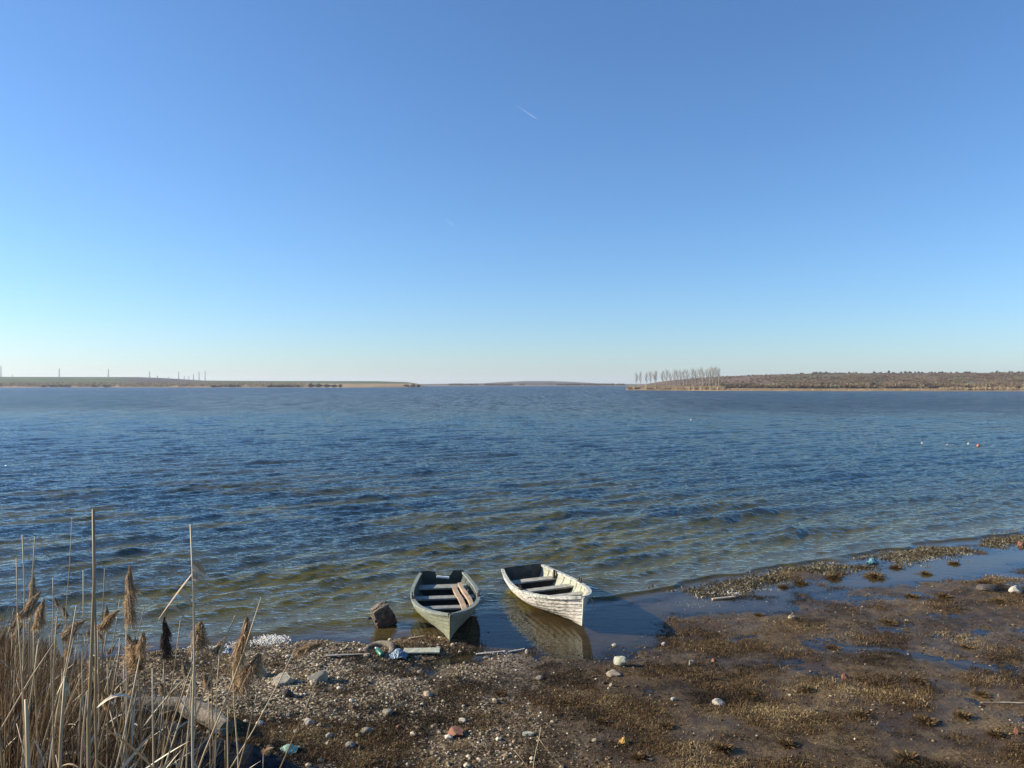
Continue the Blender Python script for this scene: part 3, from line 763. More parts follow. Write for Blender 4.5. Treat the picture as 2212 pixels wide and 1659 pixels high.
boat_g = make_boat('rowing_boat', 'weathered green wooden rowing boat with planks inside, bow on the mud', dict(hull=g_hull, inside=g_in, rail=g_rail, seat=g_seat, panel=g_pan, stem=g_hull, metal=m_metal, seam=g_seam, transom=g_in),
                   loc, hd, pit, 0, [(.15, .25, .30), (.385, .25, .22), (.60, .27, .20)], True)
loc, hd, pit = boat_at((.24, 16.98), (1.29, 13.46), -.07, .085)
boat_w = make_boat('rowing_boat', 'flaking white wooden rowing boat mirrored in the dark pool', dict(hull=w_hull, inside=w_in, rail=w_rail, seat=w_seat, panel=w_pan, stem=w_stem, metal=m_metal, seam=w_seam, transom=simple('shade_toned_transom', (.045, .05, .045), (.10, .10, .085), 6, .75, .002)),  # transom colour darkened to stand for its shaded face
                   loc, hd, pit, 2.5, [(.17, .25, .28), (.41, .25, .24), (.635, .28, .22)], False)
# rope loop and seat post on the white boat
rp = MB(); p = hull_pt(.97, .97, 0, 1)
rp.tube([p + Vector((0, .02, 0)), p + Vector((-.01, .10, -.06)), p + Vector((-.02, .13, -.16)), p + Vector((-.01, .10, -.24)), p + Vector((.01, .05, -.27))], .009, 5)
rp.build('mooring_rope', simple('pale_rope', (.30, .28, .22), (.45, .42, .35), 60, .9, .002), boat_w)
sp = MB(); sp.tube([(-L / 2 + .20 * L, .47, .27), (-L / 2 + .195 * L, .50, .45)], [.035, .03], 6); sp.build('post', m_metal, boat_w)

# planks lying in the green boat
m_wood = simple('bare_timber', (.30, .21, .13), (.46, .34, .22), 6, .8, .002)
def plank(a, b, w, th, label, mat=m_wood, nm='wooden_plank'):
    a, b = Vector(a), Vector(b); d = b - a; ln = d.length
    bm = bmesh.new(); bmesh.ops.create_cube(bm, size=1)
    bmesh.ops.scale(bm, verts=bm.verts, vec=(ln, w, th)); bmesh.ops.subdivide_edges(bm, edges=[e for e in bm.edges if abs((e.verts[0].co - e.verts[1].co).x) > ln * .5], cuts=6)
    for v in bm.verts: v.co.y += .012 * math.sin(v.co.x * 4); v.co.z += .006 * math.sin(v.co.x * 3 + 1); v.co += Vector((0, random.uniform(-.004, .004), random.uniform(-.003, .003)))
    bmesh.ops.bevel(bm, geom=bm.edges[:], offset=.004, segments=1, affect='EDGES')
    o = link(nm, bm_mesh(nm, bm), mat); x = d.normalized(); y = Vector((0, 0, 1)).cross(x).normalized(); z = x.cross(y)
    o.matrix_world = Matrix.Translation((a + b) / 2) @ Matrix((x, y, z)).transposed().to_4x4(); return o
bpy.context.view_layer.update()
GW = boat_g.matrix_world.copy()
def inb(t, y, z): return GW @ Vector((t * L - L / 2, y, z))
tag(plank(inb(.20, .21, .34), inb(.70, .32, .325), .10, .028, ''), 'pinkish grey plank leaning along the seats of the green boat', 'plank', 'planks in the green boat')
tag(plank(inb(.19, .34, .36), inb(.64, .47, .335), .085, .05, ''), 'orange brown timber beside the other plank in the green boat', 'plank', 'planks in the green boat')
tag(plank(inb(.15, .47, .30), inb(.40, .35, .30), .07, .03, '', g_rail), 'short dark stick under the planks in the green boat', 'stick')
tag(plank(inb(.06, -.12, .40), inb(.075, .14, .38), .05, .04, '', simple('white_plastic', (.75, .75, .72), (.82, .82, .80), 8, .4, 0)), 'short white bar lying across the stern of the green boat', 'bar', None)

# ------------------------------------------------------------------ stones and litter
def rock_mesh(seed, flat=.6, sub=3, rough=.22, blocky=0.0):
    r = np.random.RandomState(seed); bm = bmesh.new(); bmesh.ops.create_icosphere(bm, subdivisions=sub, radius=.5)
    ps = r.randn(9, 3); ps /= np.linalg.norm(ps, axis=1)[:, None]; off = .30 + .14 * r.rand(9)
    for v in bm.verts:
        c = np.array(v.co)
        if blocky: c = np.clip(c * 1.35, -.5, .5) * blocky + c * (1 - blocky)
        for q, h in zip(ps, off):                        # broken faces
            e = c @ q - h
            if e > 0: c = c - q * e * .92
        c = c * (1 + rough * (vnoise(c[0] * 5 + seed, c[1] * 5 + c[2] * 3) - .5))
        v.co = Vector((c[0], c[1], c[2] * flat))
    me = bpy.data.meshes.new('rock'); bm.to_mesh(me); bm.free(); return me
m_stone = simple('grey_stone', (.19, .165, .12), (.36, .32, .245), 9, .85, .01)
m_slab = simple('pale_slab', (.32, .29, .21), (.48, .44, .34), 8, .85, .012)
m_pale = simple('pale_stone', (.36, .315, .24), (.58, .525, .43), 10, .8, .008)
m_conc = simple('mossy_concrete', (.36, .36, .25), (.50, .50, .37), 7, .9, .01)
m_brick = simple('red_brick', (.20, .085, .05), (.32, .15, .09), 9, .85, .006)
m_dark = simple('dark_stone', (.05, .042, .038), (.11, .09, .075), 8, .8, .01)
m_tan = simple('tan_stone', (.34, .26, .17), (.48, .39, .27), 8, .85, .01)
def stone(u, v, w, h, label, mat, seed, flat=None, yaw=0, tilt=0, cat='stone', nm='stone', depth=.8, blocky=0., sink=.38):
    """w, h: size in the photo; v is the middle of the stone"""
    w *= .9; h *= .95; p = on(u, v + h * .3); px = p.y / F; W = w * K * px; Hh = h * K * px / .9
    me = rock_mesh(seed, 1.0, 3, .22, blocky)
    o = link(nm, me, mat, None, (p.x, p.y + W * .2, p.z + Hh * (.5 - sink)), (R(tilt), R(tilt * .5), yaw)); o.scale = (W * 1.05, W * depth * 1.05, Hh * 1.1)
    tag(o, label, cat, 'loose stones on the shore'); return o
stone(612, 1470, 48, 22, 'flat grey slab, left of the two big slabs on the gravel', m_slab, 1, blocky=.5, tilt=12)
stone(684, 1464, 42, 26, 'pointed grey slab, right of the two big slabs on the gravel', m_slab, 2, blocky=.6, tilt=-16)
stone(1340, 1434, 30, 19, 'greenish concrete block in the mud below the white boat', m_conc, 3, blocky=.95, sink=.15)
stone(1326, 1456, 36, 12, 'flat tan stone just below the greenish concrete block', m_tan, 4, blocky=.3)
stone(1554, 1518, 30, 18, 'smooth whitish stone on the open mudflat', m_pale, 5, tilt=14)
stone(1827, 1463, 15, 14, 'small orange brick lump beside a puddle', m_brick, 6, blocky=.4)
stone(1494, 1432, 15, 17, 'grey pointed stone standing on the mud', m_stone, 7)
stone(1543, 1427, 14, 9, 'small reddish stone right of the grey pointed one', m_brick, 8)
stone(1328, 1394, 15, 11, 'small white stone at the pool edge near the white bow', m_pale, 9)
stone(1435, 1391, 13, 11, 'small white lump right of the boat shadow', m_pale, 10)
stone(1710, 1332, 17, 14, 'square tan block standing in shallow water', m_tan, 11, blocky=.9)
stone(2200, 1275, 36, 22, 'large pale pitted stone at the right edge of the flat', m_pale, 12)
stone(2208, 1176, 18, 17, 'red brown lump at the right edge of the waterline', m_brick, 13)
stone(1000, 1557, 24, 13, 'white rounded stone above the broken brick', m_pale, 14)
stone(985, 1586, 44, 18, 'broken brick with mortar lying near the bottom', m_brick, 15, blocky=.8)
stone(1141, 1587, 26, 13, 'pale rectangular block near the bottom middle', m_conc, 16, blocky=.95)
stone(666, 1560, 28, 18, 'pale stone on the gravel below the two slabs', m_pale, 17)
stone(756, 1612, 30, 18, 'grey stone low on the gravel by the dark hollow', m_stone, 18)
stone(620, 1498, 30, 20, 'dark stone below the left grey slab', m_dark, 19)
stone(560, 1455, 40, 22, 'grey boulder half hidden behind the reed plume', m_stone, 20)
stone(1165, 1465, 22, 10, 'flat grey stone in brown grass under the pool', m_stone, 21)
stone(925, 1500, 30, 12, 'yellowish flat stone in mid gravel', m_tan, 22)
stone(1455, 1510, 15, 9, 'small pale pebble stone left of the whitish stone', m_pale, 23)
stone(2140, 1270, 50, 20, 'brown clod on the flat left of the pale pitted stone', m_dark, 24, blocky=.1)
stone(2197, 1580, 12, 22, 'reddish upright stone at the lower right edge', m_brick, 25)
stone(1285, 1600, 14, 9, 'brown stone near the yellow litter', m_tan, 26)
stone(948, 1400, 12, 9, 'white pebble beside the pale slab at the green bow', m_pale, 27)
stone(1138, 1408, 10, 14, 'small upright white stone in the pool edge', m_pale, 28)
stone(1050, 1420, 16, 9, 'grey stone in wet mud below the pool', m_stone, 29)
stone(1320, 1480, 12, 9, 'pebble on bare mud under the tan stone', m_tan, 30)
stone(836, 1540, 26, 13, 'grey flat stone in the centre of the gravel', m_stone, 31, blocky=.4)
stone(790, 1580, 30, 16, 'mottled stone among the larger gravel', m_stone, 32)
stone(708, 1590, 20, 12, 'small pale stone left of the mottled stone', m_pale, 33)
stone(860, 1572, 14, 10, 'small red brick chip in the gravel', m_brick, 34)
stone(905, 1452, 18, 8, 'thin grey stone chip below the tyre', m_stone, 35)
stone(1985, 1243, 30, 11, 'brown clod in the blue puddle near the waterline', m_dark, 36)
# masonry chunk in the water
p = at(836, 1353, -.02); ch = empty('masonry_chunk', (p.x, p.y + .12, -.04), (R(8), R(-26), R(25))); ch.scale = (1.0, 1.0, 1.12); tag(ch, 'broken chunk of brickwork standing in the shallows left of the green boat', 'rubble')
m_wetbrick = simple('wet_brick', (.05, .03, .022), (.13, .08, .055), 10, .6, .008); m_mortar = simple('mortar', (.07, .055, .04), (.27, .215, .15), 9, .9, .01)
for k, (w, z) in enumerate(((.36, .06), (.36, .145), (.34, .23), (.30, .315))):
    bm = bmesh.new(); bmesh.ops.create_cube(bm, size=1); bmesh.ops.subdivide_edges(bm, edges=bm.edges[:], cuts=3, use_grid_fill=True)
    for v in bm.verts: v.co = Vector((v.co.x * w, v.co.y * .24, v.co.z * .062)) + Vector([random.uniform(-.013, .013) for _ in range(3)])
    bm_ = bm_mesh('brick', bm); link('brick', bm_, m_wetbrick, ch, (random.uniform(-.02, .02), random.uniform(-.02, .02), z), (0, 0, random.uniform(-.05, .05)))
bm = bmesh.new(); bmesh.ops.create_cube(bm, size=1); bmesh.ops.subdivide_edges(bm, edges=bm.edges[:], cuts=4, use_grid_fill=True)
for v in bm.verts: v.co = Vector((v.co.x * .31, v.co.y * .21, v.co.z * .40)) + Vector([random.uniform(-.013, .013) for _ in range(3)])
link('mortar', bm_mesh('mortar', bm), m_mortar, ch, (0, 0, .19))
me = rock_mesh(77, .5, 3, .4); cp = link('mortar_cap', me, m_mortar, ch, (.02, 0, .385)); cp.scale = (.27, .21, .20)
stone(795, 1345, 34, 14, 'dark wet stone in the water left of the brickwork chunk', m_dark, 41, sink=.2)
# tyre
m_tyre = simple('muddy_tyre', (.07, .055, .038), (.30, .25, .18), 9, .9, .006)
bm = bmesh.new(); n1, n2 = 40, 10; ring = []
for i in range(n1):
    a = 2 * math.pi * i / n1; q = []
    for j in range(n2):
        b = 2 * math.pi * j / n2; rr_ = .235 + .062 * math.copysign(abs(math.cos(b)) ** .7, math.cos(b)) + (.006 if (i % 2 and math.cos(b) > .3) else 0)
        q.append(bm.verts.new((rr_ * math.cos(a), rr_ * math.sin(a), .085 * math.copysign(abs(math.sin(b)) ** .6, math.sin(b)))))
    ring.append(q)
for i in range(n1):
    for j in range(n2):
        if j == 5: continue                        # open towards the wheel
        bm.faces.new((ring[i][j], ring[(i + 1) % n1][j], ring[(i + 1) % n1][(j + 1) % n2], ring[i][(j + 1) % n2]))
p = on(818, 1408); o = link('old_tyre', bm_mesh('old_tyre', bm, True), m_tyre, None, (p.x, p.y, p.z - .035), (R(13), R(-7), 0)); tag(o, 'muddy old tyre half sunk in the mud left of the green bow', 'tyre')
# bottle, bag and plastic scraps
def lathe(prof, n=14):
    bm = bmesh.new(); rows = [[bm.verts.new((r_ * math.cos(6.2832 * k / n), r_ * math.sin(6.2832 * k / n), z)) for k in range(n)] for r_, z in prof]
    for i in range(len(rows) - 1):
        for k in range(n): bm.faces.new((rows[i][k], rows[i][(k + 1) % n], rows[i + 1][(k + 1) % n], rows[i + 1][k]))
    bm.faces.new(rows[0][::-1]); bm.faces.new(rows[-1]); return bm
m_gpl = simple('green_plastic', (.015, .12, .07), (.04, .20, .12), 12, .35, .001); m_blue = simple('blue_plastic', (.05, .11, .17), (.26, .35, .42), 7, .4, .01, 12)
p = on(826, 1420); bt = empty('plastic_bottle', (p.x, p.y, p.z + .03), (R(-80), R(12), R(35))); tag(bt, 'green plastic bottle lying against the old tyre', 'bottle')
link('body', bm_mesh('body', lathe([(.036, 0), (.042, .012), (.040, .08), (.043, .15), (.036, .19), (.014, .235), (.014, .25)]), True), m_gpl, bt)
link('cap', bm_mesh('cap', lathe([(.017, .248), (.017, .272)])), simple('white_cap', (.7, .7, .68), (.8, .8, .78), 5, .5, 0), bt)
def crumple(u, v, w, h, label, mat, seed, nm, cat, tall=.25):
    p = on(u, v); px = p.y / F; W = w * K * px; r = np.random.RandomState(seed); n = 22
    g = np.linspace(-.5, .5, n); A, B = np.meshgrid(g, g); rad = np.hypot(A, B)
    zz = tall * np.exp(-(rad * 2.6) ** 2) + .22 * tall * (np.abs(fbm(A * 6 + seed, B * 6, 3) - .5) * 4 - .6)
    e = 1 + .35 * (vnoise(np.arctan2(B, A) * 2 + seed, rad * 0) - .5)
    V = np.stack([A * W * e, B * W * .8 * e, np.maximum(zz * W * 1.6, -.01)], -1).reshape(-1, 3)
    me = np_mesh(nm, V, grid_faces(n, n), False); o = link(nm, me, mat, None, (p.x, p.y, p.z + .012))
    so = o.modifiers.new('thickness', 'SOLIDIFY'); so.thickness = .006; tag(o, label, cat, 'plastic litter on the shore'); return o
crumple(862, 1420, 38, 16, 'crumpled pale blue plastic bag right of the old tyre', m_blue, 5, 'plastic_bag', 'bag', .3)
crumple(495, 1411, 26, 10, 'small blue plastic scrap behind the leaning reeds', m_blue, 8, 'plastic_scrap', 'litter', .25)
crumple(1885, 1217, 22, 9, 'turquoise plastic scrap in the waterline debris', simple('turquoise_plastic', (.04, .14, .16), (.11, .25, .27), 9, .4, .004), 11, 'plastic_scrap', 'litter', .35)
crumple(624, 1622, 40, 18, 'pale green plastic lid on the gravel at the bottom', simple('pale_green_plastic', (.20, .36, .26), (.33, .48, .37), 9, .45, .002), 14, 'plastic_scrap', 'litter', .2)
crumple(1348, 1606, 20, 14, 'yellow orange plastic scrap in the brown grass', simple('orange_plastic', (.42, .22, .04), (.55, .33, .07), 9, .45, .002), 17, 'plastic_scrap', 'litter', .4)
# flat slabs and boards near the pool
def board(u0, v0, u1, v1, wpx, label, mat, nm, cat, th=.03):
    a, b = on(u0, v0), on(u1, v1); a.z += th * .5 + .012; b.z += th * .5 + .012
    return tag(plank(a, b, wpx, th, '', mat, nm), label, cat)
board(872, 1409, 950, 1410, .22, 'pale yellowish slab lying in mud by the green bow', m_conc, 'concrete_slab', 'slab', .025)
board(705, 1418, 800, 1416, .05, 'long pale board at the mud edge left of the tyre', simple('pale_board', (.34, .29, .21), (.46, .40, .31), 8, .8, .003), 'driftwood_board', 'board', .012)
board(1028, 1415, 1092, 1410, .05, 'white board floating at the pool edge, left piece', m_pale, 'driftwood_board', 'board', .012)
board(1098, 1410, 1134, 1405, .035, 'narrow white board floating at the pool edge, right piece', m_pale, 'driftwood_board', 'board', .012)
board(1538, 1297, 1588, 1293, .07, 'straw coloured plank on the waterline right of the shadow', m_tan, 'driftwood_board', 'board')
board(884, 1382, 918, 1378, .05, 'small pale stick in the mud left of the green bow', m_tan, 'stick', 'stick', .02)
board(2118, 1520, 2215, 1523, .018, 'thin pale stick lying at the right edge of the flat', m_tan, 'stick', 'stick', .015)
# logs by the reeds
m_log = simple('weathered_log', (.12, .10, .072), (.30, .26, .195), 5, .9, .03)
def log(pts, rad, label):
    m = MB(); m.tube(pts, rad, 12); o = m.build('driftwood_log', m_log, None, False); return tag(o, label, 'log', 'weathered logs by the reeds')
a, b, c = on(300, 1548), on(400, 1552), on(490, 1592)
log([a + Vector((-.3, 0, .12)), a + Vector((0, 0, .13)), b + Vector((0, 0, .14)), (b + c) / 2 + Vector((0, .05, .13)), c + Vector((0, 0, .10))], [.10, .115, .125, .12, .09], 'thick bent grey log behind the reeds, upper of two')
a, b = on(296, 1585), on(388, 1588)
log([a + Vector((-.2, 0, .06)), (a + b) / 2 + Vector((0, 0, .07)), b + Vector((0, 0, .05))], [.08, .10, .075], 'short pale log in front of the bent log')
# dark tarp edge at the bottom
m_tarp = simple('blue_black_tarp', (.007, .008, .010), (.024, .029, .036), 5, .85, .012, 9, .12)
p0 = Vector((-3.05, 8.42, ghs(-3.05, 8.42)))
n = 40; g = np.linspace(-.5, .5, n); A, B = np.meshgrid(g, g)
zz = .34 * np.cos(A * math.pi) ** .8 * np.cos(B * math.pi) ** .7 + .16 * (fbm(A * 6, B * 9 + 3, 4) - .5) * np.cos(A * math.pi) + .035 * np.sin(A * 26 + B * 11 + 6 * fbm(A * 3, B * 3, 2)) * np.cos(B * math.pi)
me = np_mesh('tarpaulin', np.stack([A * 1.9, B * 1.3, zz - .04], -1).reshape(-1, 3), grid_faces(n, n), True)
tag(link('tarpaulin', me, m_tarp, None, tuple(p0 + Vector((0, -.35, 0))), (0, 0, R(-28))), 'dark blue tarpaulin hump at the bottom edge beside the reeds', 'tarpaulin')
# foam washed up
foam_m = simple('lake_foam', (.50, .47, .38), (.80, .77, .69), 20, .9, .02, 30, obj=False)
sph = bmesh.new(); bmesh.ops.create_icosphere(sph, subdivisions=1, radius=.5); tv = np.array([v.co for v in sph.verts]); tf = np.array([[v.index for v in f.verts] for f in sph.faces]); sph.free()
P, S = [], []
for (u, v, du, dv, n_, sc) in ((592, 1383, 26, 7, 1900, .026), (548, 1391, 44, 6, 1200, .020), (470, 1403, 60, 6, 400, .026), (1570, 1283, 50, 3, 90, .02), (1500, 1306, 90, 9, 70, .010), (1625, 1274, 80, 4, 90, .013), (1990, 1208, 90, 8, 90, .018), (1075, 1412, 34, 3, 70, .014)):
    for _ in range(n_):
        q = at(u + rng.randn() * du * .5, v + rng.randn() * dv * .5, 0); zq = max(ghs(q.x, q.y), 0); P.append((q.x, q.y, zq + (rng.rand() ** 2) * sc * 1.6)); S.append(sc * (.4 + rng.rand()))
tag(scatter('lake_foam', [(tv, tf)], np.array(P), np.stack([np.array(S) * 1.3, np.array(S) * 1.3, np.array(S) * .45], -1), foam_m, smooth=True), 'white foam washed up behind the reeds', None, None, 'stuff')
# far buoys
m_or = simple('orange_buoy', (.40, .15, .08), (.45, .19, .10), 5, .5, 0)
for i, (u, v, m, lb, r_) in enumerate(((2113, 962, m_or, 'orange float far out on the water near the right edge', .11), (1992, 957, m_pale, 'white float far out, leftmost of the floats', .08),
        (2046, 960, m_pale, 'white float between the leftmost white and the orange one', .06), (2092, 958, m_pale, 'small white float just left of the orange one', .08), (1493, 907, m_pale, 'lone white float on the water in mid lake', .12))):
    p = at(u, v, .05); bo = empty('buoy', (p.x, p.y, .02)); tag(bo, lb, 'buoy', 'floats out on the lake')
    link('float', bm_mesh('float', lathe([(.02, -.6 * r_), (.75 * r_, -.5 * r_), (r_, 0), (.8 * r_, .6 * r_), (.3 * r_, r_), (.1 * r_, 1.1 * r_)]), True), m, bo)
    link('ring', bm_mesh('ring', lathe([(.08 * r_, 1.1 * r_), (.16 * r_, 1.2 * r_), (.16 * r_, 1.45 * r_), (.06 * r_, 1.6 * r_)]), True), m, bo)

# ------------------------------------------------------------------ gravel and dead grass
def icos(seed):
    r = np.random.RandomState(seed); v = tv * (1 + .32 * (r.rand(len(tv), 1) - .5)) * np.array([1, .75 + .3 * r.rand(), .5 + .25 * r.rand()]); return v, tf
pebT = [icos(i) for i in range(8)]
m_peb = tinted('gravel_stones', [(0, (.065, .045, .025)), (.3, (.21, .155, .088)), (.65, (.41, .325, .20)), (.92, (.60, .51, .36)), (1, (.74, .66, .52))], .9)
n = 46000; x = -11 + rng.rand(n) * 12.5; y = 7.8 + rng.rand(n) * 6.2
k = np.clip(smooth(.8, -2.6, x + (fbm(x * .8, y * .8, 3) - .5) * 3.5) + .5 * smooth(10.6, 8.6, y) * smooth(2, -1, x), .015, 1) * smooth(.15, .45, fbm(x * 1.4 + 7, y * 1.4, 3) + .05)
z = gh(x, y); s = shore_s(x, y); keep = (rng.rand(n) < k * .62) & (s > .05) & (z > .0); x, y, z = x[keep], y[keep], z[keep]
sz = .010 + .024 * rng.rand(len(x)) ** 2.2 + (rng.rand(len(x)) < .05) * .045 * rng.rand(len(x))
tag(scatter('gravel', pebT, np.stack([x, y, z + sz * .12], -1), sz * 1.5, m_peb, smooth=False), kind='stuff')
n = 2600; x = -1 + rng.rand(n) * 17; y = 8 + rng.rand(n) * 13; s = shore_s(x, y); keep = (s > .1) & (rng.rand(n) < .16); x, y = x[keep], y[keep]
sz = .01 + .022 * rng.rand(len(x)) ** 2
tag(scatter('scattered_pebbles', pebT, np.stack([x, y, gh(x, y) + sz * .2], -1), sz * 1.5, m_peb), kind='stuff')

m_clod = tinted('mud_crumbs', [(0, (.022, .015, .009)), (.45, (.070, .045, .024)), (.75, (.16, .105, .050)), (.94, (.24, .17, .085)), (1, (.36, .29, .19))], .85)
n = 26000; y = 7.9 + 13 * rng.rand(n) ** 1.3; x = -3 + rng.rand(n) * (3 + y * .72 + 2); z = gh(x, y); s = shore_s(x, y)
keep = (s > .15) & (z > -.014) & (rng.rand(n) < .25 + .75 * smooth(.38, .62, fbm(x * 1.1 + 50, y * 1.5, 4))); x, y, z = x[keep], y[keep], z[keep]; sz = .006 + .026 * rng.rand(len(x)) ** 3
tag(scatter('mud_crumbs', pebT, np.stack([x, y, z + sz * .2], -1), np.stack([sz * 1.8, sz * 1.5, sz * 1.3], -1), m_clod), kind='stuff')
m_grass = tinted('dead_grass', [(0, (.030, .022, .010)), (.3, (.085, .052, .022)), (.5, (.12, .068, .028)), (.72, (.17, .108, .043)), (.9, (.24, .165, .070)), (1, (.40, .30, .15))], .8, .15)
grT = [blades(9, 1.0, .6, .055, 1.5, curve=.8) for _ in range(10)]
n = 260000; y = 7.9 + 15 * rng.rand(n) ** 1.4; x = -8 + rng.rand(n) * (8 + y * .72 + 2)
z = gh(x, y); s = shore_s(x, y); a = x * CS + y * SN; b = -x * SN + y * CS
pm = fbm(a * .33 + 3, b * .8 + 8, 3); pm2 = fbm(x * 2.2, y * 2.2, 3)
pr = smooth(.34, .60, pm * .55 + pm2 * .45 + .9 * np.clip(z, -.03, .05)) * (.40 + .60 * smooth(-4.2, -1.0, x + pm2 * 2))
keep = (rng.rand(n) < pr) & (s > .15) & (z > -.012); x, y, z, pm2 = x[keep], y[keep], z[keep], pm2[keep]
sz = (.015 + .034 * rng.rand(len(x)) ** 1.8) * (.7 + .7 * smooth(.4, .65, fbm(x * 1.3 + 90, y * 1.8, 3)))
tag(scatter('dead_grass', grT, np.stack([x, y, z - .004], -1), np.stack([sz * 1.5, sz * 1.5, sz], -1), m_grass, np.clip(.36 + (fbm(x * .9, y * 1.4, 4) - .5) * 2.3 + rng.randn(len(x)) * .26, 0, 1)), kind='stuff')
# debris along the waterline
n = 5200; t = rng.rand(n); xs = 2.4 + t * 16; yl = np.interp(xs, SH[:, 0], SH[:, 1]); off = rng.randn(n) * .30 - .25
x = xs + off * SN * -1 + rng.randn(n) * .05; y = yl + off * CS; d = fbm(x * .9 + 30, y * .9, 3); keep = d > .47 - .06 * smooth(4, 9, x) * smooth(13, 9, x); x, y = x[keep], y[keep]
z = np.maximum(gh(x, y), -.01); sz = .03 + .06 * rng.rand(len(x)) ** 1.5
m_deb = tinted('shore_debris', [(0, (.03, .022, .014)), (.5, (.11, .085, .045)), (.85, (.22, .18, .09)), (1, (.40, .36, .27))], .8, .1)
tag(scatter('shore_debris', [blades(8, 1.0, .5, .11, 1.2, curve=.7) for _ in range(6)], np.stack([x, y, z], -1), np.stack([sz * 1.7, sz * 1.7, sz * .8], -1), m_deb), kind='stuff')
n = 60000; y = 8.5 + 14 * rng.rand(n) ** 1.2; x = -3.5 + rng.rand(n) * (3.5 + y * .72 + 2); z = gh(x, y); keep = (np.abs(z + .002) < .010) & (shore_s(x, y) > -.3) & (rng.rand(n) < .30) & (fbm(x * 2 + 8, y * 2, 3) > .42); x, y, z = x[keep], y[keep], np.maximum(z[keep], 0); sz = .010 + .028 * rng.rand(len(x)) ** 2
tag(scatter('water_edge_scum', [blades(6, .5, .6, .12, 1.5, curve=.9) for _ in range(6)], np.stack([x, y, z], -1), np.stack([sz * 1.7, sz * 1.5, sz * .7], -1), m_deb), kind='stuff')
# bigger tufts that stand on their own
tuftT = []
for i in range(5):
    ra = np.random.RandomState(60 + i); tvv, tff = blades(110, .62, .40, .010, 1.7, ra, .9); v2, f2 = twig_bush(190, ra, .85, .75, .26); f2 = f2 + len(tvv)
    v2 = v2 + (ra.rand(len(v2), 3) - .5) * .10; tvv = np.concatenate([tvv, v2]); tff = np.concatenate([tff, f2])
    me = np_mesh('grass_tuft', tvv, tff, False, {'tint': ('FLOAT', np.repeat(np.clip(.12 + .8 * np.random.RandomState(i).rand(300), 0, 1), 5))}); me.materials.append(m_grass); tuftT.append(me)
tl = [(1800, 1250, 55, 30), (1730, 1262, 50, 26), (1890, 1250, 70, 32), (1935, 1228, 45, 22), (2000, 1245, 40, 22), (2060, 1222, 40, 20), (2135, 1262, 80, 26), (2160, 1300, 60, 22), (2040, 1290, 50, 26),
      (1970, 1290, 50, 20), (1690, 1270, 36, 22), (1640, 1330, 40, 18), (1920, 1345, 70, 20), (1800, 1400, 60, 18), (2090, 1400, 60, 18), (1740, 1490, 60, 22), (1980, 1470, 70, 22), (2120, 1500, 60, 22),
      (2000, 1560, 80, 40), (2080, 1550, 60, 36), (2150, 1590, 70, 36), (1860, 1545, 60, 26), (1620, 1500, 50, 20), (1440, 1570, 60, 30), (1560, 1620, 80, 40), (1700, 1610, 70, 34), (1300, 1560, 50, 26), (1220, 1520, 50, 22), (1080, 1500, 50, 22), (1960, 1640, 90, 40), (1380, 1640, 60, 36)]
for i, (u, v, w, h) in enumerate(tl):
    p = on(u, v); px = p.y / F * K; o = bpy.data.objects.new('grass_tuft', tuftT[i % 5]); COL.objects.link(o)
    o.location = (p.x, p.y, max(p.z, -.01) - .005); o.rotation_euler = (0, 0, i * 1.3); o.scale = (w * px * .42, w * px * .42, h * px * .52)
    lb = {0: 'upright tan tuft in the debris at the waterline, left of the turquoise scrap', 18: 'large straw tuft low on the right of the mudflat', 6: 'wide brown tuft by the pale pitted stone'}.get(i, 'small tuft of dead brown grass, one of many over the mudflat')
    tag(o, lb, 'grass tuft', 'dead grass tufts on the mudflat')

# ------------------------------------------------------------------ reeds
def reed_mat(name, stops):
    t = NT(name); oi = t.n('ShaderNodeObjectInfo'); o = t.obj()
    f = t.noise(3.0, 3, .6, o, (6, 6, 1)); k = t.math('ADD', t.math('MULTIPLY', oi.outputs['Random'], .6), t.math('MULTIPLY', f, .45))
    t.pbr(t.ramp(k, stops), .55, None, .4); return t.m
m_stem = reed_mat('dry_reed_stem', [(.15, (.16, .098, .045)), (.42, (.35, .245, .125)), (.68, (.52, .395, .22)), (.9, (.41, .355, .265))])
m_leaf = reed_mat('dry_reed_leaf', [(.1, (.28, .17, .08)), (.5, (.52, .40, .24)), (.9, (.72, .63, .45))])
m_plume = tinted('reed_plume', [(0, (.24, .15, .075)), (.5, (.46, .32, .18)), (1, (.68, .54, .36))], .9, .35)
m_plume_d = tinted('dark_reed_plume', [(0, (.035, .025, .02)), (1, (.11, .08, .055))], .9, .1)
def plume_mesh(seed, ln, w, droop=.35, n=1000):
    """feathery head: fine drooping filaments around an axis along +z"""
    r = np.random.RandomState(seed); V, Fc, T = [], [], []
    for i in range(n):
        t = r.rand() ** .9; z = t * ln; a = r.rand() * 6.283; wr = w * (math.sin(min(1, (1 - t) * 1.15 + .08) * math.pi * .62)) * (.45 + .7 * r.rand())
        d = np.array([math.cos(a), math.sin(a), 0]) * (.5 + .5 * r.rand()); d[0] += .55 + .3 * math.sin(z * 60)
        p0 = np.array([0, 0, z]); p1 = p0 + d * wr * .55 + [0, 0, .10 * ln * r.rand()]; p2 = p0 + d * wr + [0, 0, (-droop * 1.5 * r.rand() + .10) * ln * .6]
        sd = np.cross(p2 - p0, r.randn(3)); sd /= (np.linalg.norm(sd) + 1e-9); ww = .0009 + .0014 * r.rand(); tn = r.rand()
        b = len(V); V += [p0 - sd * ww * .5, p0 + sd * ww * .5, p1 + sd * ww, p2, p1 - sd * ww]; Fc += [(b, b + 1, b + 2), (b, b + 2, b + 4), (b + 4, b + 2, b + 3)]; T += [tn] * 5
    return np_mesh('plume', np.array(V), np.array(Fc), False, {'tint': ('FLOAT', np.array(T))})
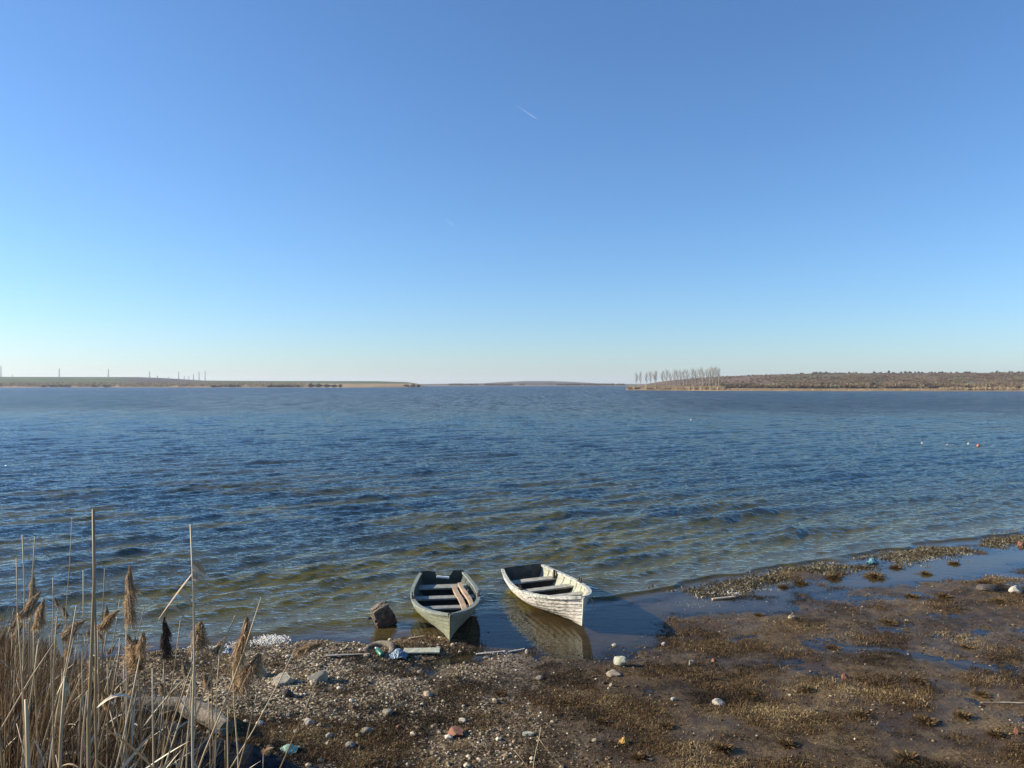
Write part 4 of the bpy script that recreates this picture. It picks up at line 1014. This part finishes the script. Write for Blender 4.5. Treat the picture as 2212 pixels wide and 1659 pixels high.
def stem_pts(h, bend, r, n=9):
    ph = r.random() * 6.28; return [Vector((bend * h * (i / n) ** 2 * math.cos(ph) + .006 * math.sin(i * 1.7 + ph), bend * h * (i / n) ** 2 * math.sin(ph), h * i / n)) for i in range(n + 1)]
def leaf_mb(base, direc, ln, w, droop, r):
    m = MB(); d = Vector(direc).normalized(); pts = []; wid = []
    for i in range(8):
        t = i / 7; pts.append(Vector(base) + d * ln * t + Vector((0, 0, -droop * ln * t * t))); wid.append(w * (math.sin(math.pi * min(1, .12 + t * .88)) ** .7) + .0004)
    m.strip(pts, wid, Vector((-d.y, d.x, .35 + r.uniform(-.3, .3))), 0, .25); return m
def reed_parts(root, h, rad, seed, leaves=1, plume=None, bend=.03, plume_mat=None):
    r = random.Random(seed); pts = stem_pts(h, bend, r); m = MB(); rd = []
    for i in range(len(pts)): rd.append(rad * (1 - .5 * i / (len(pts) - 1)))
    m.tube(pts, rd, 7); st = m.build('stem', m_stem, root, True)
    for i in range(leaves):
        t = .25 + .6 * r.random(); q = pts[int(t * 9)]; a = r.random() * 6.28
        leaf_mb(q, (math.cos(a), math.sin(a), 1.1), .18 + .26 * r.random(), .003 + .005 * r.random(), .9 * r.random(), r).build('leaf', m_leaf, root)
    if plume:
        ln, w, tilt, az = plume; o = link('plume', plume_mesh(seed + 100, ln, w), plume_mat or m_plume, root, pts[-1] - Vector((0, 0, .01)), (0, tilt, az))
    return root
def reed_at(u, v, d, label, rad=.0045, base=None, leaves=0, plume=None, bend=.01, seed=1, plume_mat=None, group='single reeds rising above the bed'):
    """base: (u, v) where the stem leaves the picture or meets the ground; the root is carried on down to the bank"""
    top = atd(u, v, d); bu, bv = base or (u - 4, 1659); q = atd(bu, bv, d * .985); dirn = (q - top).normalized()
    p = q.copy()
    for _ in range(60):
        if p.z <= ghs(p.x, p.y): break
        p += dirn * .05
    h = (top - p).length; o = empty('reed', p); zax = (top - p).normalized(); o.rotation_mode = 'QUATERNION'; o.rotation_quaternion = Vector((0, 0, 1)).rotation_difference(zax)
    reed_parts(o, h, rad, seed, leaves, plume, bend, plume_mat); tag(o, label, 'reed', group); return o
reed_at(203, 1100, 2.7, 'tallest and thickest bare reed stem, standing straight at the left', .0095, (193, 1659), 0, None, .0, 1)
reed_at(199, 1290, 2.9, 'greyish reed stem standing close against the tallest stem', .0075, (210, 1659), 1, None, .004, 2)
rd2 = reed_at(415, 1133, 2.8, 'tall straight pale reed with dry leaf shreds, right of the plumes', .0068, (419, 1659), 0, None, .0, 3)
reed_at(567, 1292, 3.2, 'long pale reed leaning to the right, rightmost of the bed', .0055, (432, 1659), 0, None, .0, 4)
reed_at(507, 1330, 3.3, 'leaning bare reed crossing left of the brown plume', .006, (380, 1659), 0, None, .0, 5)
reed_at(440, 1360, 3.4, 'short bare reed slanting beside the tall pale reed', .005, (345, 1659), 0, None, .01, 6)
reed_at(276, 1345, 3.3, 'reed with the biggest double feathery plume', .006, (268, 1659), 1, (.23, .042, .02, 0), .004, 7)
reed_at(292, 1375, 3.3, 'reed with a long drooping plume under the biggest plume', .0055, (306, 1659), 1, (.17, .085, 2.6, 2.0), .004, 8)
reed_at(66, 1290, 3.9, 'reed with small rusty plume near the left edge', .0052, (58, 1659), 0, (.12, .026, .10, 0), .0, 9)
reed_at(82, 1350, 3.6, 'reed with loose brown plume below the small rusty one', .005, (84, 1659), 1, (.13, .035, .35, 0), .01, 10)
reed_at(508, 1432, 3.2, 'reed with upright golden brown plume at the right of the bed', .0052, (514, 1659), 0, (.20, .042, .33, 0), .004, 11)
reed_at(500, 1478, 3.25, 'reed with wide fluffy pinkish plume below the golden one', .0048, (492, 1659), 0, (.17, .09, .75, .1), .004, 12)
reed_at(640, 1402, 3.6, 'bent reed whose drooping plume points right over the mud', .0048, (500, 1659), 0, (.13, .034, .85, .1), .01, 13)
reed_at(354, 1420, 3.8, 'reed with a dark blackish plume', .0045, (352, 1659), 0, (.19, .04, .0, 1), .0, 14, m_plume_d)
reed_at(413, 1400, 3.1, 'reed with round pale plume behind the tall pale reed', .0045, (405, 1659), 0, (.11, .06, .3, 1), .0, 15)
reed_at(218, 1352, 3.3, 'reed with plume hooked over to the right by the tallest stem', .005, (212, 1659), 0, (.11, .03, .9, 0), .02, 16)
reed_at(130, 1370, 3.2, 'broken reed whose bent top lies across the bed', .005, (60, 1480), 1, (.11, .035, .5, 0), .0, 17)
reed_at(50, 1155, 3.8, 'thin tall bare reed, first from the left edge', .0052, (52, 1659), 0, None, .0, 18)
reed_at(74, 1160, 3.8, 'thin tall bare reed, second from the left edge', .0058, (60, 1659), 0, None, .0, 19)
reed_at(152, 1118, 4.2, 'thinnest tall grass stalk left of the tallest stem', .0035, (130, 1659), 0, None, .004, 20)
reed_at(37, 1205, 4.0, 'dark slim reed leaning by the left edge', .0052, (30, 1659), 0, None, .0, 21)
reed_at(113, 1248, 4.0, 'straight slim brown reed between rusty plume and tallest stem', .0045, (112, 1659), 1, None, .0, 22)
reed_at(178, 1232, 3.6, 'slim reed with flag leaf just left of the tallest stem', .0052, (182, 1659), 1, None, .0, 23)
reed_at(231, 1225, 3.9, 'slim reed just right of the tallest stem', .004, (222, 1659), 1, None, .01, 24)
reed_at(60, 1510, 2.3, 'thick yellow reed stump low in the left corner', .0095, (62, 1659), 0, None, .0, 25)
cutr = reed_at(137, 1462, 2.35, 'pale split reed stump with whitish peeling leaf', .0085, (132, 1659), 0, None, .0, 26)
reed_at(132, 1330, 3.0, 'reed with bright whitish leaf tip in the middle of the bed', .005, (118, 1659), 1, None, .01, 27)
reed_at(262, 1390, 3.0, 'bare reed slanting under the biggest plume', .005, (205, 1659), 0, None, .0, 28)
reed_at(313, 1310, 3.5, 'thin reed slanting right of the biggest plume', .0036, (268, 1520), 0, None, .0, 29)
reed_at(475, 1405, 3.5, 'thin upright reed between the two leaning ones', .004, (462, 1659), 1, None, .0, 30)
# two thin stalks at the bottom centre, right of the bed
reed_at(1168, 1570, 7.3, 'thin pale stalk standing alone at the bottom centre', .006, (1152, 1659), 0, None, .0, 31, None, 'lone stalks at the bottom')
reed_at(1110, 1620, 7.2, 'short stalk leaning left at the bottom centre', .006, (1140, 1659), 0, None, .0, 32, None, 'lone stalks at the bottom')
reed_at(1160, 1590, 7.3, 'fallen stalk slanting down right at the bottom centre', .005, (1215, 1659), 0, None, .0, 33, None, 'lone stalks at the bottom')
# loose leaves on the tall pale reed and the split stump
iv = rd2.matrix_world
bpy.context.view_layer.update()
def add_leaf(root, u, v, d, u2, v2, w, droop=.1, d2=None, white=False):
    inv = root.matrix_world.inverted(); a = inv @ atd(u, v, d); b = inv @ atd(u2, v2, d2 or d); m = MB(); pts, wid = [], []
    for i in range(8):
        t = i / 7; pts.append(a.lerp(b, t) + Vector((0, 0, droop * (b - a).length * math.sin(math.pi * t)))); wid.append(w * math.sin(math.pi * min(.97, .15 + .85 * t)) ** .7 + .0004)
    m.strip(pts, wid, Vector((.25, .35, 1)), 0, .2); m.build('leaf', m_leaf, root)
for q in ((418, 1215, 444, 1240), (416, 1228, 452, 1250), (416, 1230, 436, 1236), (414, 1250, 440, 1252), (414, 1245, 448, 1262), (412, 1306, 389, 1272), (415, 1222, 440, 1246)):
    add_leaf(rd2, q[0], q[1], 2.79, q[2], q[3], .0085, .12)
add_leaf(rd2, 416, 1238, 2.79, 342, 1338, .0035, .02); add_leaf(rd2, 362, 1310, 2.8, 356, 1346, .005, .0); add_leaf(rd2, 364, 1312, 2.8, 402, 1340, .005, .2)
add_leaf(cutr, 138, 1465, 2.35, 122, 1500, .006, .0); add_leaf(cutr, 136, 1468, 2.35, 152, 1504, .004, .1); add_leaf(cutr, 124, 1370, 2.34, 134, 1420, .007, .1)
for rdx, (u, v, u2, v2, w) in ((cutr, (116, 1328, 152, 1340, .012)), (cutr, (104, 1245, 109, 1268, .012)), (cutr, (86, 1400, 96, 1432, .012))): pass
# the dense bed: copies of a few built reeds
proto = []
for i in range(9):
    o = empty('reed', (0, 0, 0)); h = 1.7
    reed_parts(o, h, .0042 + .0006 * (i % 3), 200 + i, (4, 2, 5, 3, 1, 4, 3, 2, 5)[i], (None, None, (.11, .026, .5, i), None, None, (.10, .028, .8, i), None, None, None)[i], .03 + .03 * (i % 4)); proto.append(o)
GL = 'slim dry reed stem, one of the many crowded together in the dense bed'
def copy_tree(o, parent=None):
    c = o.copy(); COL.objects.link(c); c.parent = parent
    for ch in o.children: copy_tree(ch, c)
    return c
rr2 = random.Random(44); made = 0; tries = 0
while made < 175 and tries < 5000:
    tries += 1
    d = rr2.uniform(2.6, 8.5); u = rr2.triangular(-60, 560, 60); lim = 1290 + max(0, u) * .33 + rr2.random() ** 1.4 * 210
    if d > 5.5 and u > 330: continue
    vt = lim; top = atd(u, vt, d); x, y = top.x + rr2.uniform(-.15, .1), top.y + rr2.uniform(-.2, .2); zg = ghs(x, y); h = top.z - zg
    if not .5 < h < 2.6: continue
    i = rr2.randrange(9); o = proto[i] if made == i and False else copy_tree(proto[i])
    o.location = (x, y, zg - .02); s = h / 1.7; o.scale = (1, 1, s) if s < 1 else (1, 1, s)
    o.rotation_euler = (R(rr2.gauss(0, 7)), R(rr2.gauss(2, 10)), rr2.random() * 6.28); tag(o, GL, 'reed', 'crowded reeds of the bed'); made += 1
for o in proto:
    for c in list(o.children_recursive) + [o]: bpy.data.objects.remove(c)
# matted undergrowth of last year's stalks
m_under = tinted('matted_undergrowth', [(0, (.024, .014, .007)), (.4, (.085, .046, .020)), (.7, (.24, .145, .062)), (1, (.50, .36, .19))], .8, .1)
unT = [blades(7, 1.0, .05, .0045, .35, curve=.15) for _ in range(7)] + [blades(10, .55, .10, .006, 1.6, curve=.8) for _ in range(4)]
n = 29000; u = -160 + 620 * rng.rand(n) ** 1.7; d = 3.0 + 8.6 * rng.rand(n) ** .8
x = uvd(u, d); y = d; z = gh(x, y); s = shore_s(x, y); hmax = CAM_H - ((1300 + np.maximum(u, 0) * .72 + 90 * (fbm(u * .02, d * .5, 3) - .4)) * K - 384) / F * d - z
hh = np.clip(hmax, 0, 1.7) * (.35 + .65 * rng.rand(n)); keep = (s > -.3) & (hh > .12) & (rng.rand(n) < smooth(480, 250, u)); x, y, z, hh = x[keep], y[keep], z[keep], hh[keep]
tag(scatter('reed_undergrowth', unT, np.stack([x, y, z - .02], -1), np.stack([.8 + hh * .2, .8 + hh * .2, hh], -1), m_under,
            np.clip(.45 + .36 * rng.randn(len(x)), 0, 1), tilt=rng.randn(len(x)) * .2), kind='stuff')

# ------------------------------------------------------------------ contrails
t = NT('contrail_ice'); df = t.n('ShaderNodeBsdfDiffuse'); df.inputs['Color'].default_value = (.9, .92, .95, 1); tp = t.n('ShaderNodeBsdfTransparent'); mx = t.n('ShaderNodeMixShader'); mx.inputs[0].default_value = .085
t.l(tp.outputs[0], mx.inputs[1]); t.l(df.outputs[0], mx.inputs[2]); t.l(mx.outputs[0], t.out.inputs['Surface'])
def contrail(a, b, r0, r1, label):
    m = MB(); pts = [Vector(a).lerp(Vector(b), i / 10) for i in range(11)]; m.tube(pts, [r0 + (r1 - r0) * (i / 10) for i in range(11)], 8)
    tag(m.build('contrail', t.m, None, True), label, 'contrail', 'aircraft contrails')
contrail(atd(1116, 228, 9000), atd(1158, 256, 8600), .8, 5.5, 'thin white contrail high in the middle of the sky')
contrail(atd(962, 472, 9600), atd(979, 487, 9400), 1.5, 4.5, 'shorter faint contrail below and left of the other')

# ------------------------------------------------------------------ air
hz = MB(); hz.box((0, 0, 28), (14200, 14200, 64)); t = NT('thin_haze'); vol = t.n('ShaderNodeVolumePrincipled')
vol.inputs['Color'].default_value = (.88, .93, 1, 1); vol.inputs['Density'].default_value = .00013; vol.inputs['Anisotropy'].default_value = .2
t.l(vol.outputs[0], t.out.inputs['Volume']); tag(hz.build('haze', t.m), kind='stuff')

# ------------------------------------------------------------------ light and sky
EL = 22.5; AZ = math.atan2(.08, -1.0)                       # direction towards the sun in the ground plane
to_sun = Vector((math.cos(AZ) * math.cos(R(EL)), math.sin(AZ) * math.cos(R(EL)), math.sin(R(EL))))
sd = bpy.data.lights.new('sun', 'SUN'); sd.energy = 5.0; sd.angle = R(.53); sd.color = (1.0, .90, .76)
so = bpy.data.objects.new('sun', sd); COL.objects.link(so); so.rotation_mode = 'QUATERNION'; so.rotation_quaternion = to_sun.to_track_quat('Z', 'Y'); so.location = (-30, 0, 40)
w = bpy.data.worlds.new('World'); scene.world = w; w.use_nodes = True; nt = w.node_tree; nt.nodes.clear()
sky = nt.nodes.new('ShaderNodeTexSky'); sky.sky_type = 'NISHITA'; sky.sun_disc = False; sky.sun_elevation = R(EL)
sky.sun_rotation = math.pi / 2 - AZ                        # clockwise from +y
sky.altitude = 0; sky.air_density = 1.05; sky.dust_density = .3; sky.ozone_density = 7.5
bg = nt.nodes.new('ShaderNodeBackground'); bg.inputs['Strength'].default_value = .106; wo = nt.nodes.new('ShaderNodeOutputWorld')
nt.links.new(sky.outputs[0], bg.inputs[0]); nt.links.new(bg.outputs[0], wo.inputs[0])
vs = scene.view_settings; vs.view_transform = 'Standard'; vs.look = 'None'; vs.exposure = .8; vs.gamma = 1; vs.use_curve_mapping = False
scene.render.engine = 'CYCLES'; scene.cycles.max_bounces = 8; scene.cycles.transparent_max_bounces = 16
